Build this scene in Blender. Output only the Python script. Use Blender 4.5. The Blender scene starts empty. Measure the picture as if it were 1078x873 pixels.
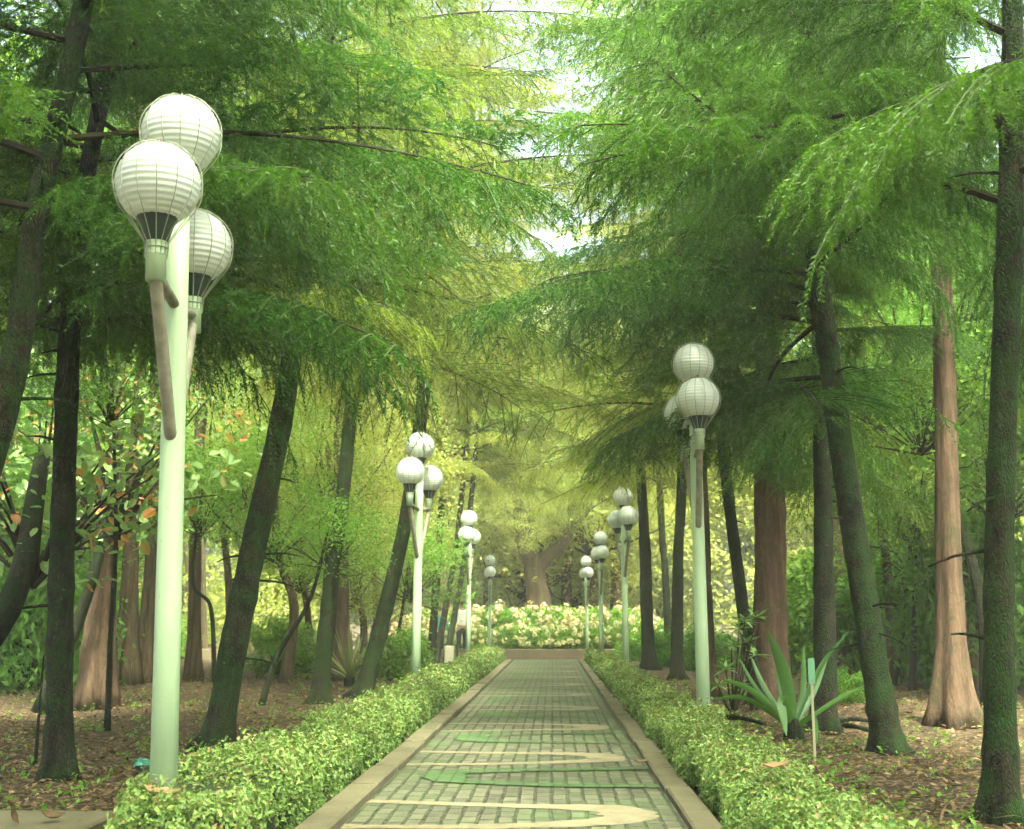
import bpy, math, random
import numpy as np
from mathutils import Vector, Matrix

SC = bpy.context.scene
COL = SC.collection
R = math.radians

# ------------------------------------------------------------------ camera
FPX, PW, PH = 1250.0, 1078.0, 873.0          # focal length in photo pixels, photo size
PITCH, YAW, CAM_Z = R(9.92), R(1.94), 1.10
cam_d = bpy.data.cameras.new('camera')
cam = bpy.data.objects.new('camera', cam_d)
COL.objects.link(cam)
cam_d.sensor_width = 36.0
cam_d.lens = 36.0 * FPX / PW
cam_d.clip_start, cam_d.clip_end = 0.05, 2000
cam.location = (0, 0, CAM_Z)
cam.rotation_euler = (R(90) + PITCH, 0, YAW)
cam_d.dof.use_dof = True
cam_d.dof.focus_distance = 9.0
cam_d.dof.aperture_fstop = 4.0
SC.camera = cam

# ------------------------------------------------------------------ light
SUN_EL, SUN_AZ = R(60), R(160)                # sun high, behind the camera (azimuth from +Y towards +X)
world = bpy.data.worlds.new('World')
SC.world = world
world.use_nodes = True
wn = world.node_tree
bg = wn.nodes['Background']
sky = wn.nodes.new('ShaderNodeTexSky')
sky.sky_type = 'NISHITA'
sky.sun_disc = False
sky.sun_elevation = SUN_EL
sky.sun_rotation = SUN_AZ
sky.air_density, sky.dust_density, sky.ozone_density = 0.6, 10.0, 0.5
wn.links.new(sky.outputs[0], bg.inputs[0])
bg.inputs[1].default_value = 0.15
sun_d = bpy.data.lights.new('sun', 'SUN')
sun_d.energy, sun_d.angle, sun_d.color = 1.5, R(12), (1.0, 0.95, 0.86)
sun = bpy.data.objects.new('sun', sun_d)
COL.objects.link(sun)
sd = Vector((math.sin(SUN_AZ) * math.cos(SUN_EL), math.cos(SUN_AZ) * math.cos(SUN_EL), math.sin(SUN_EL)))
sun.rotation_euler = sd.to_track_quat('Z', 'Y').to_euler()

vs = SC.view_settings
vs.view_transform = 'Standard'
vs.look = 'None'
vs.exposure = 3.45
vs.use_white_balance = True
vs.white_balance_temperature = 6750
vs.white_balance_tint = -14
vs.gamma = 1.0
SC.render.engine = 'CYCLES'
cy = SC.cycles
cy.max_bounces, cy.diffuse_bounces, cy.glossy_bounces, cy.transmission_bounces = 6, 6, 1, 4
cy.use_denoising = True
cy.use_adaptive_sampling = True
cy.adaptive_threshold = 0.08

HAZE = 0.0027
# ------------------------------------------------------------------ helpers: projection
CR = cam.rotation_euler.to_matrix()
CL = Vector(cam.location)
def ray(px, py):
    return CR @ Vector(((px - PW / 2) / FPX, -(py - PH / 2) / FPX, -1))
def ground(px, py, z=0.0):                   # where the sight line of a photo pixel meets height z
    d = ray(px, py)
    return CL + d * ((z - CAM_Z) / d.z)
def at_y(px, py, Y):                         # ... and where it meets the distance Y
    d = ray(px, py)
    return CL + d * (Y / d.y)

# ------------------------------------------------------------------ helpers: objects
def tag(o, label=None, cat=None, group=None, kind=None):
    if label: o['label'] = label
    if cat: o['category'] = cat
    if group: o['group'] = group
    if kind: o['kind'] = kind
    return o

def empty(name, loc=(0, 0, 0), rz=0.0):
    o = bpy.data.objects.new(name, None)
    COL.objects.link(o)
    o.location = loc
    o.rotation_euler = (0, 0, rz)
    o.empty_display_size = 0.2
    return o

def link_mesh(name, me, parent=None, loc=(0, 0, 0), rot=(0, 0, 0), scale=1.0):
    o = bpy.data.objects.new(name, me)
    COL.objects.link(o)
    o.parent = parent
    o.location = loc
    o.rotation_euler = rot
    o.scale = (scale,) * 3 if isinstance(scale, (int, float)) else scale
    return o

def copy_tree(o, parent=None):
    c = o.copy()
    COL.objects.link(c)
    c.parent = parent
    for ch in o.children:
        copy_tree(ch, c)
    return c

class MB:
    """collects quads / tris and builds one mesh"""
    def __init__(self):
        self.V, self.F, self.M, self.A, self.n = [], [], [], [], 0
    def quads(self, V, F, mi=0, a=None):
        V = np.asarray(V, dtype=np.float64).reshape(-1, 3)
        F = np.asarray(F, dtype=np.int64).reshape(-1, 4)
        self.V.append(V); self.F.append(F + self.n)
        self.M.append(np.full(len(F), mi, dtype=np.int32))
        self.A.append(np.full(len(F), 0.5) if a is None else np.broadcast_to(np.asarray(a, dtype=float), (len(F),)))
        self.n += len(V)
    def cards(self, P, mi=0, a=None):        # P: (n,4,3)
        n = len(P)
        self.quads(P.reshape(-1, 3), np.arange(4 * n).reshape(n, 4), mi, a)
    def tube(self, pts, rad, n=8, mi=0, caps=True, rfun=None, a=None):
        P = np.asarray([tuple(p) for p in pts], dtype=float)
        m = len(P)
        rad = np.broadcast_to(np.asarray(rad, dtype=float), (m,))
        T = np.gradient(P, axis=0)
        T /= np.linalg.norm(T, axis=1)[:, None] + 1e-12
        up = np.array([0, 0, 1.0]) if abs(T[0, 2]) < 0.9 else np.array([1.0, 0, 0])
        N = np.cross(up, T[0]); N /= np.linalg.norm(N)
        rings = []
        th = np.linspace(0, 2 * np.pi, n, endpoint=False)
        for i in range(m):
            N = N - T[i] * np.dot(N, T[i]); N /= np.linalg.norm(N) + 1e-12
            B = np.cross(T[i], N)
            r = rad[i] * (np.ones(n) if rfun is None else rfun(i, th))
            rings.append(P[i] + (np.cos(th) * r)[:, None] * N + (np.sin(th) * r)[:, None] * B)
        V = np.concatenate(rings)
        i, j = np.meshgrid(np.arange(m - 1), np.arange(n), indexing='ij')
        i, j = i.ravel(), j.ravel()
        F = np.stack([i * n + j, i * n + (j + 1) % n, (i + 1) * n + (j + 1) % n, (i + 1) * n + j], 1)
        if caps:
            V = np.concatenate([V, P[:1], P[-1:]])
            c0, c1 = m * n, m * n + 1
            j = np.arange(n)
            F = np.concatenate([F, np.stack([np.full(n, c0), (j + 1) % n, j, j * 0 + c0], 1)[:0]])
            k = np.arange(0, n, 2)
            F = np.concatenate([F, np.stack([np.full(len(k), c0), (k + 2) % n, (k + 1) % n, k], 1),
                                np.stack([np.full(len(k), c1), (m - 1) * n + k, (m - 1) * n + (k + 1) % n, (m - 1) * n + (k + 2) % n], 1)])
        self.quads(V, F, mi, a)
    def lathe(self, prof, n=24, c=(0, 0, 0), mi=0):          # prof: (r,z) list
        prof = np.asarray(prof, float)
        m = len(prof)
        th = np.linspace(0, 2 * np.pi, n, endpoint=False)
        V = np.stack([prof[:, 0:1] * np.cos(th), prof[:, 0:1] * np.sin(th), np.repeat(prof[:, 1:2], n, 1)], 2).reshape(-1, 3) + np.asarray(c, float)
        i, j = np.meshgrid(np.arange(m - 1), np.arange(n), indexing='ij')
        i, j = i.ravel(), j.ravel()
        self.quads(V, np.stack([i * n + j, i * n + (j + 1) % n, (i + 1) * n + (j + 1) % n, (i + 1) * n + j], 1), mi)
    def box(self, lo, hi, mi=0, bev=0.0):
        x0, y0, z0 = lo; x1, y1, z1 = hi
        b = bev
        if b <= 0:
            V = [(x0, y0, z0), (x1, y0, z0), (x1, y1, z0), (x0, y1, z0), (x0, y0, z1), (x1, y0, z1), (x1, y1, z1), (x0, y1, z1)]
            F = [(0, 3, 2, 1), (4, 5, 6, 7), (0, 1, 5, 4), (1, 2, 6, 5), (2, 3, 7, 6), (3, 0, 4, 7)]
        else:
            V = [(x0, y0, z0), (x1, y0, z0), (x1, y1, z0), (x0, y1, z0),
                 (x0, y0, z1 - b), (x1, y0, z1 - b), (x1, y1, z1 - b), (x0, y1, z1 - b),
                 (x0 + b, y0 + b, z1), (x1 - b, y0 + b, z1), (x1 - b, y1 - b, z1), (x0 + b, y1 - b, z1)]
            F = [(0, 3, 2, 1), (0, 1, 5, 4), (1, 2, 6, 5), (2, 3, 7, 6), (3, 0, 4, 7),
                 (4, 5, 9, 8), (5, 6, 10, 9), (6, 7, 11, 10), (7, 4, 8, 11), (8, 9, 10, 11)]
        self.quads(V, F, mi)
    def mesh(self, name, mats, smooth=True):
        V = np.concatenate(self.V); F = np.concatenate(self.F); M = np.concatenate(self.M); A = np.concatenate(self.A)
        me = bpy.data.meshes.new(name)
        tri = F[:, 3] == F[:, 0]
        me.vertices.add(len(V)); me.vertices.foreach_set('co', V.astype(np.float32).ravel())
        nq = len(F)
        if tri.any():
            sizes = np.where(tri, 3, 4)
            starts = np.concatenate([[0], np.cumsum(sizes)[:-1]])
            flat = F.ravel()[np.stack([np.ones(nq, bool)] * 3 + [~tri], 1).ravel()]
        else:
            starts = np.arange(nq) * 4
            flat = F.ravel()
        me.loops.add(len(flat)); me.loops.foreach_set('vertex_index', flat.astype(np.int32))
        me.polygons.add(nq); me.polygons.foreach_set('loop_start', starts.astype(np.int32))
        me.polygons.foreach_set('material_index', M)
        me.polygons.foreach_set('use_smooth', np.full(nq, smooth))
        at = me.attributes.new('var', 'FLOAT', 'FACE')
        at.data.foreach_set('value', A.astype(np.float32))
        for m in (mats if isinstance(mats, (list, tuple)) else [mats]):
            me.materials.append(m)
        me.update(calc_edges=True)
        me.validate()
        return me
    def obj(self, name, mats, parent=None, smooth=True, **k):
        return link_mesh(name, self.mesh(name, mats, smooth), parent, **k)

def unit(v):
    v = np.asarray(v, float)
    return v / (np.linalg.norm(v, axis=-1, keepdims=True) + 1e-12)

def curve(pts, n):                            # Catmull-Rom through control points
    P = np.asarray([tuple(p) for p in pts], float)
    P = np.vstack([2 * P[0] - P[1], P, 2 * P[-1] - P[-2]])
    out = []
    segs = len(P) - 3
    for u in np.linspace(0, segs - 1e-6, n):
        i = int(u); t = u - i
        p0, p1, p2, p3 = P[i:i + 4]
        out.append(0.5 * (2 * p1 + (p2 - p0) * t + (2 * p0 - 5 * p1 + 4 * p2 - p3) * t * t + (3 * p1 - p0 - 3 * p2 + p3) * t ** 3))
    return np.array(out)

# ------------------------------------------------------------------ helpers: materials
class N:
    """tiny node-tree builder"""
    def __init__(self, name):
        self.m = bpy.data.materials.new(name)
        self.m.use_nodes = True
        self.t = self.m.node_tree
        self.b = self.t.nodes['Principled BSDF']
        self.out = self.t.nodes['Material Output']
        self.tc = self.t.nodes.new('ShaderNodeTexCoord')
    def n(self, kind, **kw):
        x = self.t.nodes.new('ShaderNode' + kind)
        for k, v in kw.items():
            if k.startswith('i_'):
                x.inputs[k[2:].replace('_', ' ')].default_value = v
            else:
                setattr(x, k, v)
        return x
    def l(self, a, b): self.t.links.new(a, b)
    def noise(self, scale, detail=4, rough=0.6, vec=None, stretch=None, coord='Object'):
        x = self.n('TexNoise', i_Scale=scale, i_Detail=detail, i_Roughness=rough)
        v = vec or self.tc.outputs[coord]
        if stretch:
            mp = self.n('Mapping'); mp.inputs['Scale'].default_value = stretch
            self.l(v, mp.inputs[0]); v = mp.outputs[0]
        self.l(v, x.inputs['Vector'])
        return x.outputs['Fac']
    def ramp(self, fac, stops):
        r = self.n('ValToRGB')
        e = r.color_ramp.elements
        while len(e) < len(stops): e.new(0.5)
        for q, (p, c) in zip(e, stops):
            q.position = p; q.color = (c[0], c[1], c[2], 1) if not isinstance(c, (int, float)) else (c, c, c, 1)
        self.l(fac, r.inputs[0])
        return r.outputs[0]
    def mix(self, fac, a, b, mode='MIX'):
        x = self.n('Mix', data_type='RGBA', blend_type=mode)
        for s, v in ((x.inputs[0], fac), (x.inputs[6], a), (x.inputs[7], b)):
            if isinstance(v, (int, float)): s.default_value = v
            elif isinstance(v, tuple): s.default_value = (*v[:3], 1)
            else: self.l(v, s)
        return x.outputs[2]
    def math(self, op, a, b=0.0):
        x = self.n('Math', operation=op)
        for s, v in ((x.inputs[0], a), (x.inputs[1], b)):
            if isinstance(v, (int, float)): s.default_value = v
            else: self.l(v, s)
        return x.outputs[0]
    def bump(self, h, strength=0.5, dist=0.02):
        x = self.n('Bump', i_Strength=strength, i_Distance=dist)
        self.l(h, x.inputs['Height']); self.l(x.outputs[0], self.b.inputs['Normal'])
    def set(self, color=None, rough=0.6, spec=0.4, metal=0.0):
        if color is not None:
            if isinstance(color, tuple): self.b.inputs['Base Color'].default_value = (*color, 1)
            else: self.l(color, self.b.inputs['Base Color'])
        if isinstance(rough, (int, float)): self.b.inputs['Roughness'].default_value = rough
        else: self.l(rough, self.b.inputs['Roughness'])
        self.b.inputs['Specular IOR Level'].default_value = spec
        self.b.inputs['Metallic'].default_value = metal
        return self.m

def leaf_mat(name, dark, light, trans=0.45, rough=0.55, spec=0.25, accent=None, tint=1.25, ow=0.45):
    m = N(name)
    at = m.n('Attribute', attribute_name='var')
    oi = m.n('ObjectInfo')
    f = m.math('ADD', m.math('MULTIPLY', at.outputs['Fac'], 1 - ow), m.math('MULTIPLY', oi.outputs['Random'], ow))
    stops = [(0.0, dark), (1.0, light)]
    if accent: stops = [(0.0, dark), (0.86, light), (0.93, accent), (1.0, accent)]
    c = m.ramp(f, stops)
    m.set(c, rough, spec)
    tr = m.n('BsdfTranslucent')
    tc = m.mix(1.0, c, (tint, tint * 1.02, tint * 0.55), 'MULTIPLY')
    m.l(tc, tr.inputs[0])
    mx = m.n('MixShader'); mx.inputs[0].default_value = trans
    m.l(m.b.outputs[0], mx.inputs[1]); m.l(tr.outputs[0], mx.inputs[2])
    m.l(mx.outputs[0], m.out.inputs[0])
    return m.m

def bark_mat(name, c0, c1, moss=None, moss_amt=0.5, stretch=(1, 1, 0.25), scale=9, bump=0.9, rings=False):
    m = N(name)
    a = m.noise(scale, 10, 0.78, stretch=stretch)
    c = m.ramp(a, [(0.40, c0), (0.60, c1)])
    h = a
    if rings:                                              # plated, ringed bark
        mp = m.n('Mapping'); mp.inputs['Scale'].default_value = (1, 1, 0.42)
        wv = m.n('VectorMath', operation='MULTIPLY_ADD'); wv.inputs[1].default_value = (0.06, 0.06, 0.06)
        nz = m.n('TexNoise', i_Scale=9.0); m.l(m.tc.outputs['Object'], nz.inputs['Vector'])
        m.l(nz.outputs['Color'], wv.inputs[0]); m.l(m.tc.outputs['Object'], wv.inputs[2]); m.l(wv.outputs[0], mp.inputs[0])
        v = m.n('TexVoronoi', feature='DISTANCE_TO_EDGE', i_Scale=52.0); m.l(mp.outputs[0], v.inputs['Vector'])
        crack = m.ramp(v.outputs['Distance'], [(0.02, 0.0), (0.25, 1.0)])
        c = m.mix(1.0, c, m.ramp(v.outputs['Distance'], [(0.0, 0.45), (0.22, 1.12)]), 'MULTIPLY')
        w = m.n('TexWave', wave_type='BANDS', bands_direction='Z', i_Scale=1.6, i_Distortion=5.0)
        m.l(m.tc.outputs['Object'], w.inputs['Vector'])
        h = m.math('ADD', m.math('ADD', a, m.math('MULTIPLY', w.outputs['Fac'], 0.2)), m.math('MULTIPLY', crack, 0.22))
    if moss:
        k = m.noise(4.2, 10, 0.82)
        c = m.mix(m.ramp(k, [(0.60 - 0.30 * moss_amt, 0), (0.70 - 0.30 * moss_amt, 0.9)]), c, moss)
        lichen = m.noise(19, 8, 0.8)
        c = m.mix(m.ramp(lichen, [(0.64, 0), (0.69, 0.55)]), c, tuple(min(0.5, x * 3.2 + 0.02) for x in moss))
    m.bump(m.math('ADD', h, m.math('MULTIPLY', m.noise(45, 4, 0.7, stretch=(1, 1, 0.4)), 0.35)), bump, 0.05)
    return m.set(c, 0.9, 0.2)

def plain(name, color, rough=0.6, spec=0.4, metal=0.0, var=0.12, scale=12):
    m = N(name)
    k = m.noise(scale, 5)
    lo = tuple(x * (1 - var) for x in color); hi = tuple(min(1, x * (1 + var)) for x in color)
    return m.set(m.ramp(k, [(0.3, lo), (0.7, hi)]), rough, spec, metal)

M = {}
M['needle'] = leaf_mat('needle_shaded_green', (0.008, 0.045, 0.008), (0.105, 0.205, 0.024), 0.42, 0.5, 0.3)  # near firs: canopy shade darkened into the needle colour
M['needle_far'] = leaf_mat('needle_lit_yellow_green', (0.060, 0.098, 0.018), (0.33, 0.345, 0.060), 0.47, 0.5, 0.25)  # centre firs: the bright corridor light put into the needle colour
M['needle_mid'] = leaf_mat('needle_half_lit_green', (0.024, 0.066, 0.010), (0.21, 0.275, 0.036), 0.44, 0.5, 0.25)  # firs in between: part of the corridor light painted into the needles
M['twig'] = bark_mat('twig_bark', (0.010, 0.009, 0.004), (0.032, 0.029, 0.013), bump=0.3)
M['shoot'] = plain('green_shoot_stem', (0.040, 0.060, 0.016), 0.7, 0.2, var=0.3)
M['bark_moss'] = bark_mat('mossy_bark', (0.004, 0.004, 0.002), (0.045, 0.038, 0.020), (0.016, 0.042, 0.006), 0.55, rings=True)
M['bark_dark'] = bark_mat('dark_bark', (0.003, 0.003, 0.002), (0.033, 0.029, 0.016), (0.011, 0.028, 0.004), 0.45, rings=True)
M['bark_red'] = bark_mat('reddish_bark', (0.036, 0.022, 0.014), (0.118, 0.074, 0.047), (0.035, 0.034, 0.014), 0.35, (1, 1, 0.06), 14, 0.8)
M['bark_brown'] = bark_mat('brown_bark', (0.035, 0.025, 0.015), (0.12, 0.085, 0.05), (0.035, 0.05, 0.014), 0.3, (1, 1, 0.08), 12, 0.8)
M['leaf_mid'] = leaf_mat('broad_leaf_green', (0.07, 0.17, 0.025), (0.20, 0.33, 0.055), 0.45)
M['leaf_yellow'] = leaf_mat('broad_leaf_yellow_green', (0.14, 0.20, 0.045), (0.36, 0.39, 0.11), 0.5, accent=(0.40, 0.32, 0.15))
M['leaf_dark'] = leaf_mat('broad_leaf_deep_green', (0.045, 0.125, 0.02), (0.13, 0.26, 0.04), 0.42)
M['leaf_big'] = leaf_mat('large_leaf', (0.10, 0.19, 0.055), (0.24, 0.34, 0.13), 0.45, accent=(0.40, 0.19, 0.08), ow=0.0)
M['hedge'] = leaf_mat('hedge_leaf', (0.034, 0.085, 0.018), (0.215, 0.31, 0.080), 0.22, 0.5, 0.3, accent=(0.20, 0.15, 0.065), ow=0.0)
M['strap'] = leaf_mat('strap_leaf', (0.026, 0.090, 0.012), (0.085, 0.19, 0.03), 0.25, 0.35, 0.5)
M['dry'] = leaf_mat('dry_leaf', (0.045, 0.028, 0.013), (0.24, 0.165, 0.085), 0.2, 0.7, 0.2, ow=0.0)
M['pole'] = plain('mint_white_paint', (0.35, 0.50, 0.32), 0.4, 0.4, var=0.06, scale=5)
def pole_mat():
    m = N('mint_white_paint')
    k = m.noise(7, 8, 0.75, stretch=(1, 1, 0.12))
    c = m.ramp(k, [(0.35, (0.345, 0.45, 0.285)), (0.62, (0.295, 0.39, 0.24))])
    c = m.mix(m.ramp(m.noise(11, 9, 0.8, stretch=(1, 1, 0.35)), [(0.61, 0), (0.70, 0.75)]), c, (0.11, 0.125, 0.07))
    c = m.mix(m.ramp(m.noise(26, 6, 0.7), [(0.68, 0), (0.71, 0.9)]), c, (0.11, 0.07, 0.035))
    m.bump(m.noise(60, 4), 0.15, 0.004)
    return m.set(c, 0.45, 0.4)
M['pole'] = pole_mat()
M['arm'] = plain('weathered_paint', (0.20, 0.19, 0.14), 0.7, 0.3, var=0.25, scale=16)
M['fitter'] = plain('dark_green_metal', (0.012, 0.03, 0.02), 0.4, 0.5)
M['wire'] = plain('dull_wire', (0.28, 0.30, 0.22), 0.5, 0.4)
M['rust'] = plain('rusty_tip', (0.20, 0.08, 0.03), 0.8, 0.2)
def globe_mat():
    m = N('ribbed_white_glass')
    m.set((0.67, 0.72, 0.68), 0.3, 0.5)
    tr = m.n('BsdfTranslucent'); tr.inputs[0].default_value = (0.68, 0.71, 0.60, 1)
    mx = m.n('MixShader'); mx.inputs[0].default_value = 0.25
    m.l(m.b.outputs[0], mx.inputs[1]); m.l(tr.outputs[0], mx.inputs[2]); m.l(mx.outputs[0], m.out.inputs[0])
    return m.m
M['globe'] = globe_mat()

# ------------------------------------------------------------------ ground
def ground_mat():
    m = N('leaf_strewn_soil')
    a = m.noise(1.3, 6, 0.65)
    b = m.noise(22, 8, 0.75)
    v = m.n('TexVoronoi', i_Scale=26.0); m.l(m.tc.outputs['Object'], v.inputs['Vector'])
    c = m.ramp(b, [(0.32, (0.011, 0.009, 0.005)), (0.52, (0.036, 0.028, 0.015)), (0.72, (0.090, 0.070, 0.038))])
    c = m.mix(m.ramp(a, [(0.52, 0), (0.68, 0.75)]), c, (0.072, 0.050, 0.026))
    c = m.mix(m.math('MULTIPLY', m.ramp(v.outputs['Color'], [(0.70, 0), (0.74, 1)]), 0.55), c, (0.22, 0.14, 0.085))
    c = m.mix(m.ramp(m.noise(2.6, 5, 0.7), [(0.60, 0), (0.72, 0.6)]), c, (0.045, 0.075, 0.02))
    m.bump(m.math('ADD', b, m.math('MULTIPLY', v.outputs['Distance'], -0.6)), 0.9, 0.03)
    return m.set(c, 0.95, 0.15)
g = MB()
nx = 90
gx = np.concatenate([[-400, -120], np.linspace(-40, 40, nx), [120, 400]])
gy = np.concatenate([[-60, -20], np.linspace(-6, 70, nx), [150, 600]])
X, Y = np.meshgrid(gx, gy)
Z = 0.05 * np.sin(X * 0.9 + 1.3) * np.sin(Y * 0.7) + 0.03 * np.sin(X * 2.3 + Y * 1.7)
Z *= np.clip((np.abs(X + 0.2) - 2.0) / 2.0, 0, 1) * (np.abs(X) < 60)
V = np.stack([X, Y, Z - 0.004], 2).reshape(-1, 3)
w = len(gx)
i, j = np.meshgrid(np.arange(len(gy) - 1), np.arange(w - 1), indexing='ij'); i, j = i.ravel(), j.ravel()
g.quads(V, np.stack([i * w + j, i * w + j + 1, (i + 1) * w + j + 1, (i + 1) * w + j], 1))
tag(g.obj('ground', ground_mat()), 'brown soil floor of the wood strewn with dry leaves', 'ground', kind='structure')

# ------------------------------------------------------------------ the path
PX0, PX1, PY0, PY1 = -1.15, 0.72, 1.0, 34.6
def paver_mat():
    m = N('mossy_pavers')
    mp = m.n('Mapping'); mp.inputs['Rotation'].default_value = (0, 0, R(90))
    m.l(m.tc.outputs['Object'], mp.inputs[0])
    wob = m.n('TexNoise', i_Scale=6.0); m.l(mp.outputs[0], wob.inputs['Vector'])
    vv = m.n('VectorMath', operation='MULTIPLY_ADD'); vv.inputs[1].default_value = (0.03, 0.03, 0); m.l(wob.outputs['Color'], vv.inputs[0]); m.l(mp.outputs[0], vv.inputs[2])
    br = m.n('TexBrick', offset=0.5, i_Scale=1.0)
    br.inputs['Brick Width'].default_value = 0.20; br.inputs['Row Height'].default_value = 0.102
    br.inputs['Mortar Size'].default_value = 0.0125; br.inputs['Mortar Smooth'].default_value = 0.35
    br.inputs['Color1'].default_value = (0.052, 0.053, 0.033, 1); br.inputs['Color2'].default_value = (0.100, 0.096, 0.062, 1)
    br.inputs['Mortar'].default_value = (0.012, 0.014, 0.006, 1)
    m.l(vv.outputs[0], br.inputs['Vector'])
    c = m.mix(m.math('MULTIPLY', br.outputs['Fac'], m.ramp(m.noise(17, 4, 0.7), [(0.40, 0.85), (0.56, 0.0)])), br.outputs['Color'], (0.062, 0.066, 0.036))
    c = m.mix(m.ramp(m.noise(1.1, 6, 0.7), [(0.45, 0), (0.68, 0.6)]), c, m.mix(0.75, c, (0.05, 0.105, 0.024)))
    c = m.mix(1.0, c, m.ramp(m.noise(9, 8, 0.7), [(0.25, 0.62), (0.75, 1.25)]), 'MULTIPLY')
    h = m.math('ADD', m.math('MULTIPLY', br.outputs['Fac'], -1.0), m.math('MULTIPLY', m.noise(60, 5), 0.25))
    m.bump(h, 0.8, 0.012)
    return m.set(c, 0.8, 0.3)
p = MB()
p.quads([(PX0, PY0, 0.012), (PX1, PY0, 0.012), (PX1, PY1, 0.012), (PX0, PY1, 0.012)], [(0, 1, 2, 3)])
path = tag(p.obj('path', paver_mat()), 'straight footpath of small mossy pavers', 'path', kind='structure')

def band(name, mat, apex_x, limb_x, yc, half, wl, wa, sgn):
    """one hairpin of the inlaid pattern: two thin limbs running from limb_x, meeting in a thick rounded bend at apex_x"""
    n = 90
    u = np.sin(np.linspace(-1, 1, n) * math.pi / 2)
    s = 1 - np.abs(u) ** 3.2                              # 1 at the bend, 0 at the limb ends
    rj = np.random.default_rng(int(yc * 100))
    x = limb_x + (apex_x - limb_x) * s
    y = yc + half * u + 0.03 * np.sin(x * 3.1 + yc * 7)
    wd = wl + (wa - wl) * np.clip(s, 0, 1) ** 5
    wd = wd * (1 + 0.10 * np.interp(np.arange(n), np.arange(0, n + 3, 3), rj.normal(0, 1, len(np.arange(0, n + 3, 3)))))
    P = np.stack([x, y], 1)
    T = unit(np.gradient(P, axis=0)); Nn = np.stack([-T[:, 1], T[:, 0]], 1)
    shift = (wa * 0.3 * np.clip(s, 0, 1) ** 6)[:, None] * np.array([[-sgn, 0]])
    A = P + Nn * wd[:, None] / 2 + shift; B = P - Nn * wd[:, None] / 2 + shift
    V = np.zeros((2 * n, 3)); V[0::2, :2] = A; V[1::2, :2] = B; V[:, 2] = 0.016 if sgn > 0 else 0.020
    b = MB()
    k = np.arange(n - 1)
    b.quads(V, np.stack([2 * k, 2 * k + 1, 2 * k + 3, 2 * k + 2], 1))
    return b.obj(name, mat, path, smooth=False)
def stone_mat(name, c, gap=0.25, joints=False):
    m = N(name)
    k = m.ramp(m.noise(5, 7, 0.7), [(0.3, tuple(x * 0.7 for x in c)), (0.7, tuple(x * 1.12 for x in c))])
    k = m.mix(m.ramp(m.noise(14, 8, 0.8), [(0.54, 0), (0.66, min(1, gap * 2.6))]), k, (0.07, 0.08, 0.04))
    if joints:                                             # painted over the pavers: their joints show through
        mp = m.n('Mapping'); mp.inputs['Rotation'].default_value = (0, 0, R(90)); m.l(m.tc.outputs['Object'], mp.inputs[0])
        br = m.n('TexBrick', offset=0.5, i_Scale=1.0); br.inputs['Brick Width'].default_value = 0.20; br.inputs['Row Height'].default_value = 0.102
        br.inputs['Mortar Size'].default_value = 0.010; br.inputs['Mortar Smooth'].default_value = 0.4; m.l(mp.outputs[0], br.inputs['Vector'])
        k = m.mix(m.math('MULTIPLY', br.outputs['Fac'], m.ramp(m.noise(9, 4), [(0.38, 0.9), (0.6, 0.15)])), k, (0.016, 0.02, 0.008))
    m.bump(m.noise(40, 6), 0.4, 0.01)
    return m.set(k, 0.85, 0.25)
beige = stone_mat('beige_inlay', (0.165, 0.145, 0.09))
green = stone_mat('green_inlay', (0.052, 0.092, 0.033), 0.3, True)
k = 0
yb, yg = ground(640, 861).y, ground(470, 820).y
step = 2.88
while yb < 32:
    band('beige_band', beige, 0.52, -1.14, yb, 0.46, 0.13, 0.34, 1); yb += step
while yg < 32:
    band('green_band', green, -0.88, 0.71, yg, 0.50, 0.14, 0.34, -1); yg += step

def kerb_mat():
    m = N('worn_concrete')
    k = m.ramp(m.noise(2.2, 8, 0.7), [(0.3, (0.062, 0.056, 0.032)), (0.7, (0.120, 0.106, 0.064))])
    k = m.mix(m.ramp(m.noise(7, 6, 0.7), [(0.58, 0), (0.72, 0.5)]), k, (0.09, 0.11, 0.04))
    m.bump(m.noise(50, 6), 0.5, 0.008)
    return m.set(k, 0.9, 0.2)
KM = kerb_mat()
for (x0, x1), lab in (((-1.33, PX0), 'left'), ((PX1, 0.88), 'right')):
    b = MB(); y = 1.0; rr = random.Random(3 if lab == 'left' else 8)
    while y < PY1:
        L = 1.0
        if lab == 'left' and abs(y - ground(410, 806).y) < 0.5: L = 0.92
        dz = rr.uniform(-0.006, 0.006); dx = rr.uniform(-0.006, 0.006)
        b.box((x0 + dx, y, -0.05), (x1 + dx, min(y + L - 0.012, PY1), 0.062 + dz), 0, 0.012)
        y += 1.0
    tag(b.obj('kerb', KM, smooth=False), 'worn concrete kerb edging the paved path', 'kerb', kind='structure')
# concrete slab, bottom left
b = MB()
sy = ground(60, 853, 0.06).y
b.box((-9, sy - 1.9, -0.06), (-2.42, sy, 0.06), 0, 0.015)
tag(b.obj('pavement', KM, smooth=False), 'concrete slab of a side path meeting the hedge', 'pavement', kind='structure')

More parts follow.
